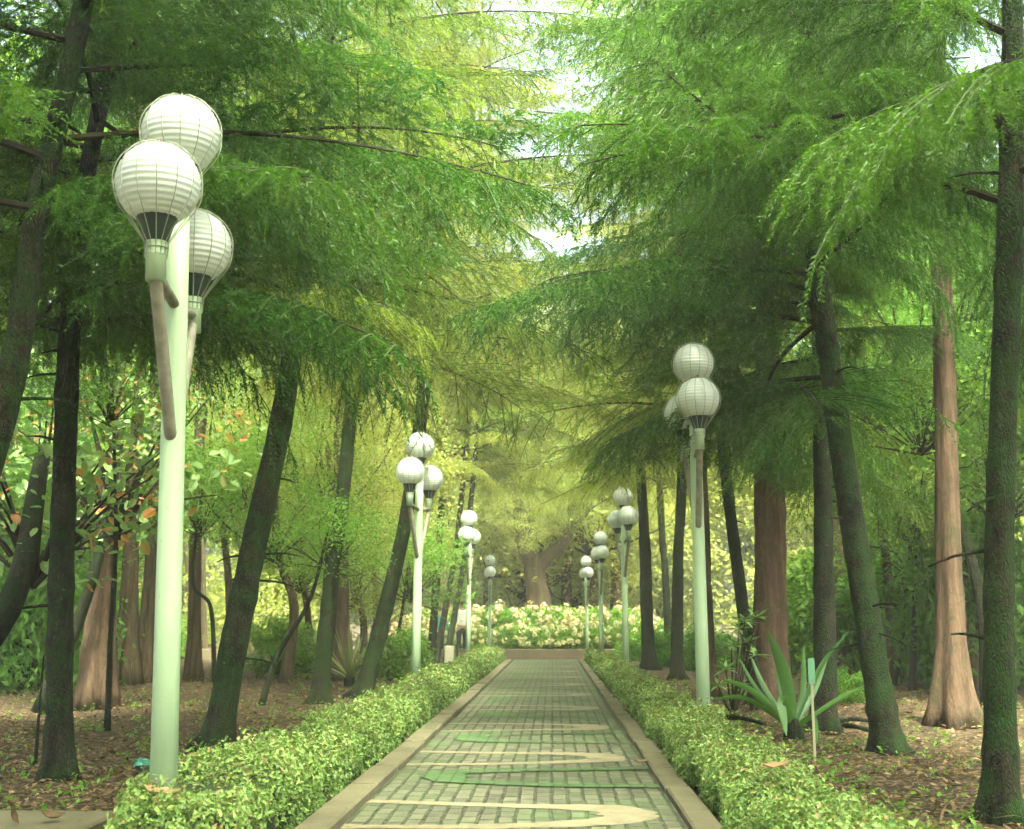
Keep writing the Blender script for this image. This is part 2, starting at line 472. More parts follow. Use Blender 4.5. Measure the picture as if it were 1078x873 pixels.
# ------------------------------------------------------------------ hedges
def hedge(name, x0, x1, y0, y1, h, seed, label, bulge):
    rg = np.random.default_rng(seed)
    root = empty(name, ((x0 + x1) / 2, (y0 + y1) / 2, 0))
    ox, oy = (x0 + x1) / 2, (y0 + y1) / 2
    def wid(y):
        e = bulge * (np.exp(-((y - 6.5) / 0.7) ** 2) - 0.6 * np.exp(-((y - 4.9) / 0.5) ** 2))
        return e
    core = MB()
    ys = np.linspace(y0, y1, 90)
    prof = np.array([(-1, 0), (-1, 0.55), (-0.85, 0.86), (-0.4, 1.0), (0.4, 1.0), (0.85, 0.86), (1, 0.55), (1, 0)])
    hw = (x1 - x0) / 2 - 0.07
    V = []
    for y in ys:
        e = wid(y)
        for a, c in prof:
            x = a * (hw + rg.uniform(-0.02, 0.02)) - ox * 0
            if e > 0 and a < 0 and bulge > 0: x -= e
            V.append((x, y - oy, c * (h - 0.07) + rg.uniform(-0.02, 0.02) * (c > 0)))
    n = len(prof)
    i, j = np.meshgrid(np.arange(len(ys) - 1), np.arange(n - 1), indexing='ij'); i, j = i.ravel(), j.ravel()
    core.quads(V, np.stack([i * n + j, (i + 1) * n + j, (i + 1) * n + j + 1, i * n + j + 1], 1))
    core.obj('stems', plain('hedge_inside', (0.022, 0.03, 0.012), 0.9, 0.1, var=0.5, scale=30), root)
    # leaves, denser and smaller near the camera end
    P, S = [], []
    for ya in np.arange(y0, y1, 0.5):
        dist = max(ya, 4.0)
        size = 0.025 * (1 + max(0, dist - 7) * 0.045)
        dens = 11000 * (0.025 / size) ** 2
        cnt = int(dens * 0.5)
        u = rg.uniform(0, 1, cnt)
        y = ya + rg.uniform(0, 0.5, cnt)
        e = wid(y) if bulge > 0 else 0 * y
        W = (x1 - x0) + e
        # perimeter: inner side, top, outer side
        q = rg.choice(3, cnt, p=[0.27, 0.50, 0.23])
        rnd = rg.uniform(0, 1, cnt)
        lump = 0.045 * np.sin(y * 5.1 + seed) + 0.04 * np.sin(y * 2.3 + 2 * seed) + 0.03 * np.sin(y * 11)
        dep = rg.uniform(0, 1, cnt) ** 2 * 0.10
        x = np.where(q == 1, -0.5 + rnd, np.where(q == 0, -0.5, 0.5))
        z = np.where(q == 1, h, rnd * h)
        xx = x * W - e / 2
        edge = np.where(q == 1, np.clip((np.abs(x) - 0.33) / 0.17, 0, 1) ** 2 * 0.09, 0)
        z = z - edge + (lump + 0.025 * np.sin(xx * 9 + y * 3)) * np.where(q == 1, 1, rnd)
        inset = np.where(q != 1, np.clip((z / h - 0.72) / 0.28, 0, 1) ** 2 * 0.07, 0)
        xx = xx - np.sign(x) * (inset + np.where(q != 1, dep, 0)) + np.where(q != 1, lump * 0.6, 0)
        z = z - np.where(q == 1, dep * 0.8, 0)
        z = np.maximum(z, 0.015) + np.where(rg.random(cnt) < 0.09, rg.uniform(0, 0.08, cnt), 0)
        keep = (np.sin(xx * 21 + y * 6.3 + seed) + np.sin(y * 17.3 + z * 19) + np.sin(y * 3.7 + 2 * seed + xx * 5) > -1.1) | (rg.random(cnt) < 0.45)
        nr = np.stack([np.where(q == 1, rg.normal(0, .5, cnt), np.sign(x)), rg.normal(0, .5, cnt), np.where(q == 1, 1.0, 0.5)], 1)
        P.append((np.stack([xx, y - oy, z], 1)[keep], unit(nr + rg.normal(0, .55, (cnt, 3)))[keep], np.full(keep.sum(), size)))
    C = np.concatenate([a for a, _, _ in P]); Nn = np.concatenate([b_ for _, b_, _ in P]); S = np.concatenate([c for _, _, c in P])
    fol = MB()
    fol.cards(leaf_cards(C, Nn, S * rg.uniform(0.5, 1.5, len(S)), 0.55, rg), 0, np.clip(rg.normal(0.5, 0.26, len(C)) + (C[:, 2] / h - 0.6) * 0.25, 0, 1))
    fol.obj('foliage', M['hedge'], root, smooth=False)
    tag(root, label, 'hedge')
    return root

def leaf_cards(C, Nn, size, ratio, rg):
    """diamond leaves: centre, normal, length"""
    n = len(C)
    t = rg.normal(0, 1, (n, 3))
    T = unit(t - Nn * np.sum(t * Nn, 1)[:, None])
    B = np.cross(Nn, T)
    L = np.asarray(size).reshape(-1, 1) / 2
    Wd = L * ratio
    fold = Nn * L * 0.18
    return np.stack([C - T * L, C + B * Wd - T * L * 0.15 + fold, C + T * L, C - B * Wd - T * L * 0.15 + fold], 1)

hedge('clipped_hedge', -1.94, -1.36, 4.9, 33.5, 0.34, 5, 'low clipped hedge with dense light green leaves along the left kerb of the path', 0.24)
hedge('clipped_hedge', 0.90, 1.45, 3.6, 33.5, 0.28, 11, 'low clipped hedge with dense light green leaves along the right kerb of the path', 0.0)

# ------------------------------------------------------------------ lamps
def globe_mesh(broken=False):
    n, r = 36, 0.2
    zc = -0.176
    th = np.linspace(0, math.acos(zc / r), 64)
    rib = 0.0036 * np.sin(th * r / 0.0155 * math.pi * 0.5 * 2)
    prof = np.stack([np.maximum((r + rib) * np.sin(th), 0.0005), (r + rib) * np.cos(th)], 1)
    b = MB(); b.lathe(prof, n)
    if broken:
        F = b.F[0]; c = b.V[0][F].mean(1)
        d = unit(np.array([0.42, -0.45, 0.78])) * r
        keep = np.linalg.norm((c - d) * np.array([1, 1, 1.4]), axis=1) > 0.052 + 0.012 * np.sin(np.arctan2(c[:, 0], c[:, 2]) * 37)
        b.F[0] = F[keep]; b.M[0] = b.M[0][keep]; b.A[0] = b.A[0][keep]
    return b.mesh('globe', M['globe'])
GLOBE, GLOBE_B = globe_mesh(), globe_mesh(True)
def cage_mesh():
    b = MB(); R_ = 0.214
    for k in range(14):
        a = 2 * math.pi * k / 14
        pts = []
        for t in np.linspace(0.02, R(128), 22):
            pts.append((R_ * math.sin(t), R_ * math.cos(t)))
        pts += [(0.095, -0.235), (0.058, -0.292), (0.053, -0.36)]
        b.tube([(p0 * math.cos(a), p0 * math.sin(a), p1) for p0, p1 in pts], 0.0026, 4)
    for rr, z in ((0.056, -0.325), (0.052, -0.36)):
        b.tube([(rr * math.cos(t), rr * math.sin(t), z) for t in np.linspace(0, 2 * math.pi, 20)], 0.004, 4)
    b.lathe([(0.0005, 0.236), (0.008, 0.23), (0.006, 0.222), (0.02, 0.216), (0.022, 0.211)], 10, mi=1)
    return b.mesh('wire_cage', [M['wire'], M['rust']])
CAGE = cage_mesh()
b = MB(); b.lathe([(0.0, -0.185), (0.097, -0.185), (0.099, -0.172), (0.094, -0.178), (0.080, -0.21), (0.060, -0.272), (0.052, -0.292)], 20)
FITTER = b.mesh('fitter', M['fitter'])
b = MB(); b.lathe([(0.0005, -0.286), (0.050, -0.286), (0.050, -0.33), (0.053, -0.335), (0.053, -0.37), (0.047, -0.378), (0.047, -0.485), (0.0005, -0.49)], 20)
NECK = b.mesh('neck', M['pole'])
b = MB(); b.tube([(0, 0, -0.02), (0, 0, 1.2), (0, 0, 2.4), (0, 0, 3.30)], [0.066, 0.063, 0.059, 0.055], 20)
b.lathe([(0.0665, 0.0), (0.10, 0.0), (0.10, 0.03), (0.067, 0.035)], 20)
b.lathe([(0.0555, 3.29), (0.059, 3.295), (0.059, 3.33), (0.050, 3.345)], 20)
POLE = b.mesh('pole', M['pole'])
b = MB()
b.tube([(0, 0.42, 2.745), (0, 0.40, 2.70), (0, 0.07, 2.06), (0, 0.02, 1.99)], [0.031, 0.032, 0.032, 0.030], 12)
b.tube([(0, 0.40, 2.755), (0, 0.05, 2.70)], 0.027, 10)
ARM = b.mesh('arm', M['arm'])
def make_lamp():
    root = empty('globe_lamp')
    link_mesh('pole', POLE, root)
    gl = link_mesh('globe', GLOBE, root, (0, 0, 3.63))
    link_mesh('wire_cage', CAGE, gl); link_mesh('fitter', FITTER, gl)
    for s in (1, -1):
        a = link_mesh('arm', ARM, root, rot=(0, 0, 0 if s > 0 else math.pi))
        gl = link_mesh('globe', GLOBE, root, (0, 0.42 * s, 3.20))
        link_mesh('wire_cage', CAGE, gl); link_mesh('fitter', FITTER, gl); link_mesh('neck', NECK, gl)
    return root
LAMPS = [  # photo pixel of the top globe's crown, distance (None: full height), turns of the near and the far arm, tilt, label
    (193, 103, None, 4, 6, (0.3, -1.2), 'nearest globe lamp on the left, its three caged globes large against the branches'),
    (442, 454, None, -12, -14, (-0.5, 0.2), 'second globe lamp down the left hedge, in front of the feathery yellow-green bush'),
    (494, 537, None, -4, -8, (0.4, 0), 'third globe lamp down the left hedge, beside the person in the white shirt'),
    (516, 584, 35.2, 5, 6, (-0.3, 0.2), 'fourth and farthest globe lamp on the left, small before the flower bed'),
    (729, 361, None, -2, 8, (0.2, -0.2), 'nearest globe lamp on the right, before the dark leaning trunks'),
    (656, 512, None, 10, 14, (-0.4, 0), 'second globe lamp on the right, its top globe chipped open'),
    (632, 559, 31.5, 3, 10, (0.5, 0.3), 'third globe lamp on the right, left of the one with the chipped globe'),
    (617, 585, 35.4, 8, 8, (0, 0), 'fourth and farthest globe lamp on the right, small beside the end wall'),
]
for k, (px, py, Yl, a, a2, tl, lab) in enumerate(LAMPS):
    o = make_lamp()
    q = ground(px, py, 3.85) if Yl is None else at_y(px, py, Yl)
    sc = q.z / 3.85
    o.location = (q.x - 3.85 * sc * math.sin(R(tl[1])), q.y, 0)
    o.scale = (sc, sc, sc)
    o.rotation_euler = (R(tl[0]), R(tl[1]), R(a))
    dl = R(a2 - a)
    for c in o.children:
        if c.name.startswith('arm') and abs(c.rotation_euler.z) < 1: c.rotation_euler.z = dl
        if c.name.startswith('globe') and c.location.y > 0.1: c.location = (-0.42 * math.sin(dl), 0.42 * math.cos(dl), c.location.z - (0.05 if k == 0 else 0))
    tag(o, lab, 'street lamp', 'three-globe lamps along the two hedges')
    if k in (0, 5):
        for c in o.children:
            if c.name.startswith('globe') and c.location.z > 3.5:
                c.data = GLOBE_B; c['label'] = 'white globe with a hole broken in its crown'
                if k == 5: c.rotation_euler.z = R(-100)

# ------------------------------------------------------------------ fir branches
def fir_branch(seed, L, nn, nl, nw, far=False):
    rg = np.random.default_rng(seed)
    b = MB()
    # main limb: rises a little, then droops
    t = np.linspace(0, 1, 16)
    ax = np.stack([t * L, 0.10 * L * np.sin(t * 3 + seed) * t, 0.10 * L * t - rg.uniform(0.16, 0.26) * L * t ** 2], 1)
    b.tube(ax, 0.004 + 0.020 * (1 - t) ** 1.2, 6, 1)
    st, sdir, sl = [], [], []
    step = 0.115 if not far else 0.135
    pos = np.arange(0.10 * L, L * 0.985, step)
    for k, s in enumerate(pos):
        u = s / L
        base = np.array([np.interp(u, t, ax[:, c]) for c in range(3)])
        i0 = min(int(u * 15), 14); T = unit(ax[i0 + 1] - ax[i0])
        side = unit(np.cross([0, 0, 1.0], T))
        for sg in (1, -1):
            if rg.random() < 0.15: continue
            l2 = L * (0.11 + 0.34 * (1 - u) ** 0.8 * min(1, 0.35 + u * 3)) * rg.uniform(0.6, 1.25)
            ang = R(rg.uniform(42, 68))
            d = T * math.cos(ang) + side * sg * math.sin(ang) + np.array([0, 0, rg.uniform(-0.15, 0.12)])
            d = unit(d)
            m = max(4, int(l2 / (0.058 if not far else 0.080)))
            v = np.linspace(0, 1, m)
            kd = rg.uniform(0.10, 0.50)
            pts = base + d * (v * l2)[:, None] + np.array([0, 0, -1.0]) * (kd * l2 * v ** 2)[:, None]
            b.tube(pts[:: max(1, m // 5)] if m > 6 else pts, 0.0032 if not far else 0.005, 3, 2, caps=False)
            for q in range(1, m):
                T2 = unit(pts[q] - pts[q - 1])
                s2 = unit(np.cross([0, 0, 1.0], T2) + 1e-6)
                for sg2 in ((1, -1) if not far or q % 2 else (1,)):
                    dd = T2 * rg.uniform(0.4, 0.8) + s2 * sg2 * rg.uniform(0.35, 0.8) + np.array([0, 0, -rg.uniform(0.0, 0.75)])
                    st.append(pts[q] - T2 * rg.uniform(0, 0.05)); sdir.append(unit(dd)); sl.append(rg.uniform(0.10, 0.30) * (0.75 + 0.4 * (1 - u)))
            st.append(pts[-1]); sdir.append(unit(T2 + np.array([0, 0, -0.3]))); sl.append(rg.uniform(0.12, 0.24))
    st, sdir, sl = np.array(st), np.array(sdir), np.array(sl)
    n = len(st)
    a = np.clip(rg.normal(0.5, 0.18, n), 0, 1)
    # each shoot bends down along its length; needles both sides and around
    f = (np.arange(nn) + 0.5) / nn
    droop = np.array([0, 0, -1.0])
    P0 = st[:, None, :] + sdir[:, None, :] * (sl[:, None] * f)[:, :, None] + droop * (0.25 * sl[:, None] * f ** 2)[:, :, None]
    D = unit(sdir[:, None, :] + droop * (0.5 * f)[None, :, None])
    S = unit(np.cross(D, np.array([0, 0, 1.0]) + rg.normal(0, 0.25, D.shape)))
    U = np.cross(S, D)
    for sg in (1, -1):
        ph = rg.uniform(-0.9, 0.9, (n, nn, 1))
        rad = S * sg * np.cos(ph) + U * np.sin(ph)
        nd = unit(D * 0.75 + rad * 0.8)
        ln = nl * rg.uniform(0.7, 1.2, (n, nn, 1)) * (1 - 0.35 * f[None, :, None] ** 3)
        W = np.cross(nd, rad) ; W = unit(W + rg.normal(0, 0.3, W.shape)) * nw / 2
        A = P0; E = P0 + nd * ln
        card = np.stack([A - W * 0.7, A + W * 0.7, E * 0.35 + A * 0.65 + W, E], 2).reshape(-1, 4, 3)
        b.cards(card, 0, np.repeat(np.clip(a, 0, 1), nn) * 0.8 + 0.2 * rg.uniform(0, 1, n * nn))
    # shoot stems
    E = P0[:, -1]; W = S[:, 0] * (0.0022 if not far else 0.004)
    b.cards(np.stack([st - W, st + W, E + W * 0.5, E - W * 0.5], 1), 0, a)
    return b
BL = 2.6
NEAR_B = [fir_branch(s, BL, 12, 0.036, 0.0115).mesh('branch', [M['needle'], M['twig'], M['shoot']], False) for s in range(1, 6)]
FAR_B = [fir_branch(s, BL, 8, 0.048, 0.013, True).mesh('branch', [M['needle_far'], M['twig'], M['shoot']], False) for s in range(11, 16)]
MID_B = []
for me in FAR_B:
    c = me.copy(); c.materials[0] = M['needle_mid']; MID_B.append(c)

def trunk_mesh(pts, r0, r1, mat, seed, n=14, flare=0.35, lobes=0, fl_h=0.6, rough=0.06, step=0.22, r_pow=1.0, rings=0.0):
    rg = np.random.default_rng(seed)
    P = np.asarray([tuple(p) for p in pts], float)
    Lt = np.sum(np.linalg.norm(np.diff(P, axis=0), axis=1))
    m = max(8, int(Lt / step))
    C = curve(P, m)
    h = np.linspace(0, Lt, m)
    rad = r1 + (r0 - r1) * (1 - h / Lt) ** r_pow
    ph = rg.uniform(0, 6.28, 6)
    def rf(i, th):
        w = math.exp(-h[i] / fl_h)
        rg_ = rings * max(0.0, math.sin(h[i] * 13.0 + 2 * math.sin(h[i] * 2.1 + ph[5]))) ** 6
        r = 1 + rough * (np.sin(2 * th + ph[0] + h[i] * 1.1) + 0.6 * np.sin(3 * th + ph[1] - h[i] * 1.7) + 0.5 * np.sin(5 * th + ph[2] + h[i] * 3.1) + 0.4 * rg.normal(0, 1) + 0.5 * rg.normal(0, 1, len(th))) + rg_
        if lobes:
            lob = np.abs(np.cos(lobes * th / 2 + ph[3] + 0.3 * math.sin(h[i]))) ** 0.8
            r = r * (1 + w * flare * (0.35 + 1.3 * lob)) * (1 + 0.10 * (lob - 0.5))
        else:
            r = r * (1 + w * flare * (0.7 + 0.5 * np.sin(3 * th + ph[4])))
        return r
    b = MB()
    b.tube(C, rad, n, 0, True, rf)
    return b, C

def sample(C, z):
    return np.array([np.interp(z, C[:, 2], C[:, k]) for k in range(3)])

FIRS = []
def fir(label, pix, Yd, r0, H, z0, nb, Lmax, lod, mat='bark_moss', seed=0, colour=None, base=None, clear=None, twig=0.0, droop=0.0, straight=None):
    """pix: photo pixels up the trunk, the first at the ground; Yd: distance gained by the later ones"""
    rg = np.random.default_rng(100 + seed)
    H = None
    g0 = ground(*pix[0]) if base is None else Vector(base)
    P = [g0]
    for q, (px, py) in enumerate(pix[1:]):
        P.append(at_y(px, py, g0.y + Yd * (q + 1) / max(1, len(pix) - 1)))
    if straight: P.append(g0 + Vector((0.15, 0.1, 2.5)))
    P = np.array([tuple(p) for p in P])
    P[0, 2] = -0.05
    H = straight or min(20.0, 0.57 * g0.y + (5.0 if lod != 'far' else 6.0))                       # as tall as the photo shows of it
    nb = int(nb * min(1.0, (H - z0) / 11.0) * (0.72 if lod == 'far' else 0.92))
    d = unit(P[-1] - P[-2]); d = unit(d * np.array([0.6, 0.6, 1]))
    zt = P[-1, 2]
    while zt < H:                                          # the unseen top straightens
        stp = min(3.0, max(0.8, H - zt))
        P = np.vstack([P, P[-1] + d * stp]); zt = P[-1, 2]
        d = unit(d * np.array([0.6, 0.6, 1]))
    root = empty('fir_tree', (P[0, 0], P[0, 1], 0))
    loc = np.array([P[0, 0], P[0, 1], 0])
    r0 = r0 * 0.70
    b, C = trunk_mesh(P - loc, r0, 0.03, M[mat], seed, n=20, flare=1.1, fl_h=0.17, rings=0.09, step=0.10 if lod == 'near' else 0.2, rough=0.05)
    if lod != 'far' and straight is None:
        for q in range(9):
            z = rg.uniform(0.7, z0 + 0.8); p = sample(C, z); az = rg.uniform(0, 6.28); ln = rg.uniform(0.06, 0.34)
            dd = np.array([math.cos(az), math.sin(az), rg.uniform(-0.25, 0.25)])
            b.tube(curve([p + dd * r0 * 0.5, p + dd * (r0 + ln * 0.5), p + dd * (r0 + ln) + np.array([0, 0, -0.12 * ln])], 5), np.linspace(0.014, 0.005, 5), 5)
    b.obj('trunk', M[mat], root)
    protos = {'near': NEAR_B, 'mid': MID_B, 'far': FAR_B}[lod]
    ga = rg.uniform(0, 6.28)
    zs = z0 + (H - 0.6 - z0) * (np.linspace(0, 1, nb) ** 1.15)
    for k, z in enumerate(zs):
        az = ga + k * 2.39996 + rg.normal(0, 0.25)
        u = (z - z0) / (H - z0)
        L = Lmax * (1 - u) ** (0.75 if lod != 'far' else 0.55) * rg.uniform(0.7, 1.15) * (0.75 + 0.25 * min(1, u * 6 + 0.3)) + 0.35
        p0 = sample(C, z) + rg.normal(0, 0.03, 3)
        tip = p0 + loc + L * np.array([math.cos(az), math.sin(az), -0.1])
        mid = p0 + loc + 0.6 * L * np.array([math.cos(az), math.sin(az), -0.1])
        if min(np.linalg.norm(tip - np.array(CL)), np.linalg.norm(mid - np.array(CL))) < 4.2: continue
        if clear is not None and clear(tip, mid): continue
        pit = R(rg.uniform(-12, 18) + 14 * u - droop)
        o = link_mesh('branch', protos[rg.integers(len(protos))], root, tuple(p0), scale=L / BL)
        o.rotation_euler = (Matrix.Rotation(az, 3, 'Z') @ Matrix.Rotation(-pit, 3, 'Y') @ Matrix.Rotation(R(rg.uniform(-28, 28)), 3, 'X')).to_euler()
    tag(root, label, 'fir tree', 'fir trees lining the path')
    FIRS.append(root)
    return root

def proj(p):
    v = CR.transposed() @ (Vector(p) - CL)
    if v.z > -0.1: return (-9999, -9999)
    return (PW / 2 + FPX * v.x / -v.z, PH / 2 - FPX * v.y / -v.z)
def lamp_clear(tip, mid):                                   # prune limbs that would hide the nearest lamps
    t_, m_ = np.array(tip), np.array(mid)
    for f in (-1.2, -0.7, -0.3, 0, 0.25, 0.5, 0.75, 1.0, 1.12):   # along the limb and just past its tip
        q = m_ + (t_ - m_) * f - np.array([0, 0, 0.25])
        x, y = proj(q)
        if q[1] < 6.9 and 70 < x < 300 and y > 40: return True
        if q[1] < 12.2 and 680 < x < 775 and y > 335: return True
        if q[1] < 13.5 and 930 < x < 1045 and y > 320: return True
        if q[1] < 13.5 and 790 < x < 930 and y > 470: return True
        if q[1] < 10.6 and 830 < x < 930 and y > 335: return True
    return False

# left row, near to far
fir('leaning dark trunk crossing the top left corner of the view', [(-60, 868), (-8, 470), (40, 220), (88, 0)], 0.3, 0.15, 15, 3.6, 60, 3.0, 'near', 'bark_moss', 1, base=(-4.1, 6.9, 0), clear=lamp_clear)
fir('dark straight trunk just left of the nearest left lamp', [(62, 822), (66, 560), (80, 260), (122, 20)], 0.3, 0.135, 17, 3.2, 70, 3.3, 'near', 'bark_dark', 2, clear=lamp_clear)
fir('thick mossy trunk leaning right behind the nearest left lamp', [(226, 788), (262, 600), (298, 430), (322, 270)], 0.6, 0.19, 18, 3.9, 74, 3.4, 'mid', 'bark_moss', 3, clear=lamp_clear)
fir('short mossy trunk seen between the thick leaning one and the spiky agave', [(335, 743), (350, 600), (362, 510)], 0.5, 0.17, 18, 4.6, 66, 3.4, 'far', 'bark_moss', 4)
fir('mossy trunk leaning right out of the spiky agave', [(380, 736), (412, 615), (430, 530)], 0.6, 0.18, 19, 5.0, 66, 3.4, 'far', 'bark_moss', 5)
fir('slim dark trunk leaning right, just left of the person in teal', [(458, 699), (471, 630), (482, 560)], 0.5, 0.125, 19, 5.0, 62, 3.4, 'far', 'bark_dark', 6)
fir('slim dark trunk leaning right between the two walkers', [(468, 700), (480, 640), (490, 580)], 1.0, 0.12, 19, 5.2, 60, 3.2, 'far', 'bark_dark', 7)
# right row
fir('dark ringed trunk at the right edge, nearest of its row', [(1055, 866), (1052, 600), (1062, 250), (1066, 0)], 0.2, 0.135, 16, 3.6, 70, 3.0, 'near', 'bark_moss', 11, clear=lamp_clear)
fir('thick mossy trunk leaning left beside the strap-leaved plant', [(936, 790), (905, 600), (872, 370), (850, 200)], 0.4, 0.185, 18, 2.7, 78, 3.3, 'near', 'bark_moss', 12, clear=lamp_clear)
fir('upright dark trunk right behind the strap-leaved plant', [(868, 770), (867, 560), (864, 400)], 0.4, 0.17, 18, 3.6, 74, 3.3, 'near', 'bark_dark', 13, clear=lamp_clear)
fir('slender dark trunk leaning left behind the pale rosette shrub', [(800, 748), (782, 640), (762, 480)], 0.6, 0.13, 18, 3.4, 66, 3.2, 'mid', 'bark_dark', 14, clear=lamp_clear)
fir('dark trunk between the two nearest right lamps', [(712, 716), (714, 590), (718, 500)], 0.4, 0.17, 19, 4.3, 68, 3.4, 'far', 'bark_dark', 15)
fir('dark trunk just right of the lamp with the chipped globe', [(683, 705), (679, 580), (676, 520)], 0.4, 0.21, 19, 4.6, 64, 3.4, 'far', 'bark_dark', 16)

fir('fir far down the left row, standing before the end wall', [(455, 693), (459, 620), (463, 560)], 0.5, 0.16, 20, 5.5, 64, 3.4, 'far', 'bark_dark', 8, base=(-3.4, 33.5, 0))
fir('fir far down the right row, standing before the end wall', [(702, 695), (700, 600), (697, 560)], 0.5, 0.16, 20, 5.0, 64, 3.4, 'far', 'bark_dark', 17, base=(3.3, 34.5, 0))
# the rows go on unseen behind the camera; firs added here shade the near end
for k, (x, y, lab) in enumerate([(3.4, 1.2, 'fir beside the camera on the right, out of the picture'), (-3.9, 0.6, 'fir beside the camera on the left, out of the picture'),
        (3.0, -5.0, 'first fir behind the camera on the right'), (-3.4, -5.6, 'first fir behind the camera on the left'), (5.2, -9.5, 'second fir behind the camera on the right'), (0.6, -10.5, 'fir closing the row behind the camera'), (7.0, -2.5, 'fir standing back from the row on the right, out of the picture'),
        (-2.9, 2.6, 'unseen fir added to shade the nearest left lamp and hedge, above the picture'), (0.9, -2.6, 'unseen fir added close behind the camera to shade the near path')]):
    fir(lab, [(0, 0)], 0, 0.17, 15, 5.0 if k >= 7 else 3.6, 42, 3.6, 'mid', 'bark_moss', 60 + k, base=(x, y, 0), straight=15.0)

# ------------------------------------------------------------------ broadleaf crowns
def crown_mesh(seed, ncl, nlf, rad, leaf, ratio, mats, trunk_r=0.0, squash=1.0, lo=-1.0, twigs=True, spread=0.16):
    """leaf clumps through an uneven volume (unit: metres, centred at 0), with limbs running out to them"""
    rg = np.random.default_rng(seed)
    rad = np.array(rad)
    c = unit(rg.normal(0, 1, (ncl, 3))) * (rg.uniform(0.12, 1, (ncl, 1)) ** 0.45)
    lob = 1 + 0.28 * np.sin(3.1 * c[:, 0] + seed) * np.sin(2.7 * c[:, 1] + 2 * seed) + 0.18 * np.sin(5.3 * c[:, 2] + 1.7 * c[:, 0] * 3 + seed)
    c = c * lob[:, None]
    c = c[c[:, 2] > lo]
    ncl = len(c)
    C = c * rad
    b = MB()
    size = rg.uniform(0.5, 1.4, ncl)
    P = np.repeat(C, nlf, 0) + rg.normal(0, 1, (ncl * nlf, 3)) * np.repeat(size, nlf)[:, None] * np.array([1, 1, 0.6]) * spread * rad.mean()
    Nn = unit(rg.normal(0, 0.7, (len(P), 3)) + np.array([0, 0, 0.8]))
    va = np.clip(np.repeat(rg.normal(0.5, 0.2, ncl), nlf) + rg.normal(0, 0.15, len(P)), 0, 1)
    b.cards(leaf_cards(P, Nn, leaf * rg.uniform(0.6, 1.3, len(P)), ratio, rg), 0, va)
    if twigs:
        org = np.array([0, 0, -rad[2] * 0.9])
        for k in range(0, ncl, max(1, ncl // 24)):
            e = C[k]
            midp = org * 0.45 + e * 0.45 + np.array([0, 0, 0.10 * rad[2]]) + rg.normal(0, 0.13, 3) * rad
            b.tube(curve([org * 0.8 + np.array([0, 0, 0.1]) * 0, midp, e], 6), np.linspace(0.020, 0.004, 6) * rad.mean() * 0.55, 4, 1, caps=False)
    return b.mesh('crown', mats, False)

CR_MID = [crown_mesh(40 + s, 330, 60, (2.4, 2.4, 2.2), 0.15, 0.55, [M['leaf_mid'], M['twig']]) for s in range(3)]
CR_DARK = [crown_mesh(50 + s, 330, 60, (2.4, 2.4, 2.2), 0.13, 0.5, [M['leaf_dark'], M['twig']]) for s in range(3)]
CR_YEL = [crown_mesh(60 + s, 260, 60, (2.4, 2.4, 2.4), 0.09, 0.5, [M['leaf_yellow'], M['twig']], spread=0.13) for s in range(2)]
CR_FAR = [crown_mesh(64 + s, 250, 60, (2.4, 2.4, 2.4), 0.11, 0.5, [M['leaf_yellow'], M['twig']], spread=0.13) for s in range(2)]
CR_FINE = [crown_mesh(90 + s, 240, 60, (2.4, 2.4, 2.2), 0.085, 0.4, [M['leaf_mid'], M['twig']], spread=0.13) for s in range(2)]
SAP = [crown_mesh(94 + s, 110, 36, (0.9, 0.9, 0.8), 0.06, 0.45, [M['leaf_mid'], M['twig']], spread=0.2) for s in range(2)]
SHRUB = [crown_mesh(70 + s, 130, 55, (0.9, 0.9, 0.75), 0.11, 0.45, [M['leaf_mid'], M['twig']], lo=-0.75) for s in range(3)]
SHRUB_D = [crown_mesh(80 + s, 130, 55, (0.9, 0.9, 0.75), 0.10, 0.45, [M['leaf_dark'], M['twig']], lo=-0.75) for s in range(3)]

def tree(name, label, cat, base, top, r0, mat, crown, sc, seed, group=None, lobes=0, flare=0.4, fl_h=0.5, crown_off=0.0, bend=0.1, extra=0):
    """a trunk from base to top and one crown round its top"""
    rg = np.random.default_rng(300 + seed)
    base, top = Vector(base), Vector(top)
    root = empty(name, (base.x, base.y, 0))
    d = top - base
    m1 = base + d * 0.35 + Vector(rg.normal(0, bend, 3)); m2 = base + d * 0.7 + Vector(rg.normal(0, bend, 3))
    o = Vector((base.x, base.y, 0))
    P = [Vector((0, 0, -0.05)), m1 - o, m2 - o, top - o]
    b, C = trunk_mesh([tuple(p) for p in P], r0, r0 * 0.5, M[mat], seed, n=16 if not lobes else 28, lobes=lobes, flare=flare, fl_h=fl_h)
    b.obj('trunk', M[mat], root)
    if crown:
        me = crown[seed % len(crown)]
        link_mesh('crown', me, root, tuple(top - o + Vector((0, 0, crown_off))), (0, 0, rg.uniform(0, 6.28)), sc)
        for e in range(extra):
            dx = rg.normal(0, 1.6, 3)
            link_mesh('crown', crown[(seed + e + 1) % len(crown)], root, tuple(top - o + Vector((dx[0], dx[1], crown_off - 1.5 - 1.6 * e))), (0, 0, rg.uniform(0, 6.28)), sc * 0.7)
    tag(root, label, cat, group)
    return root

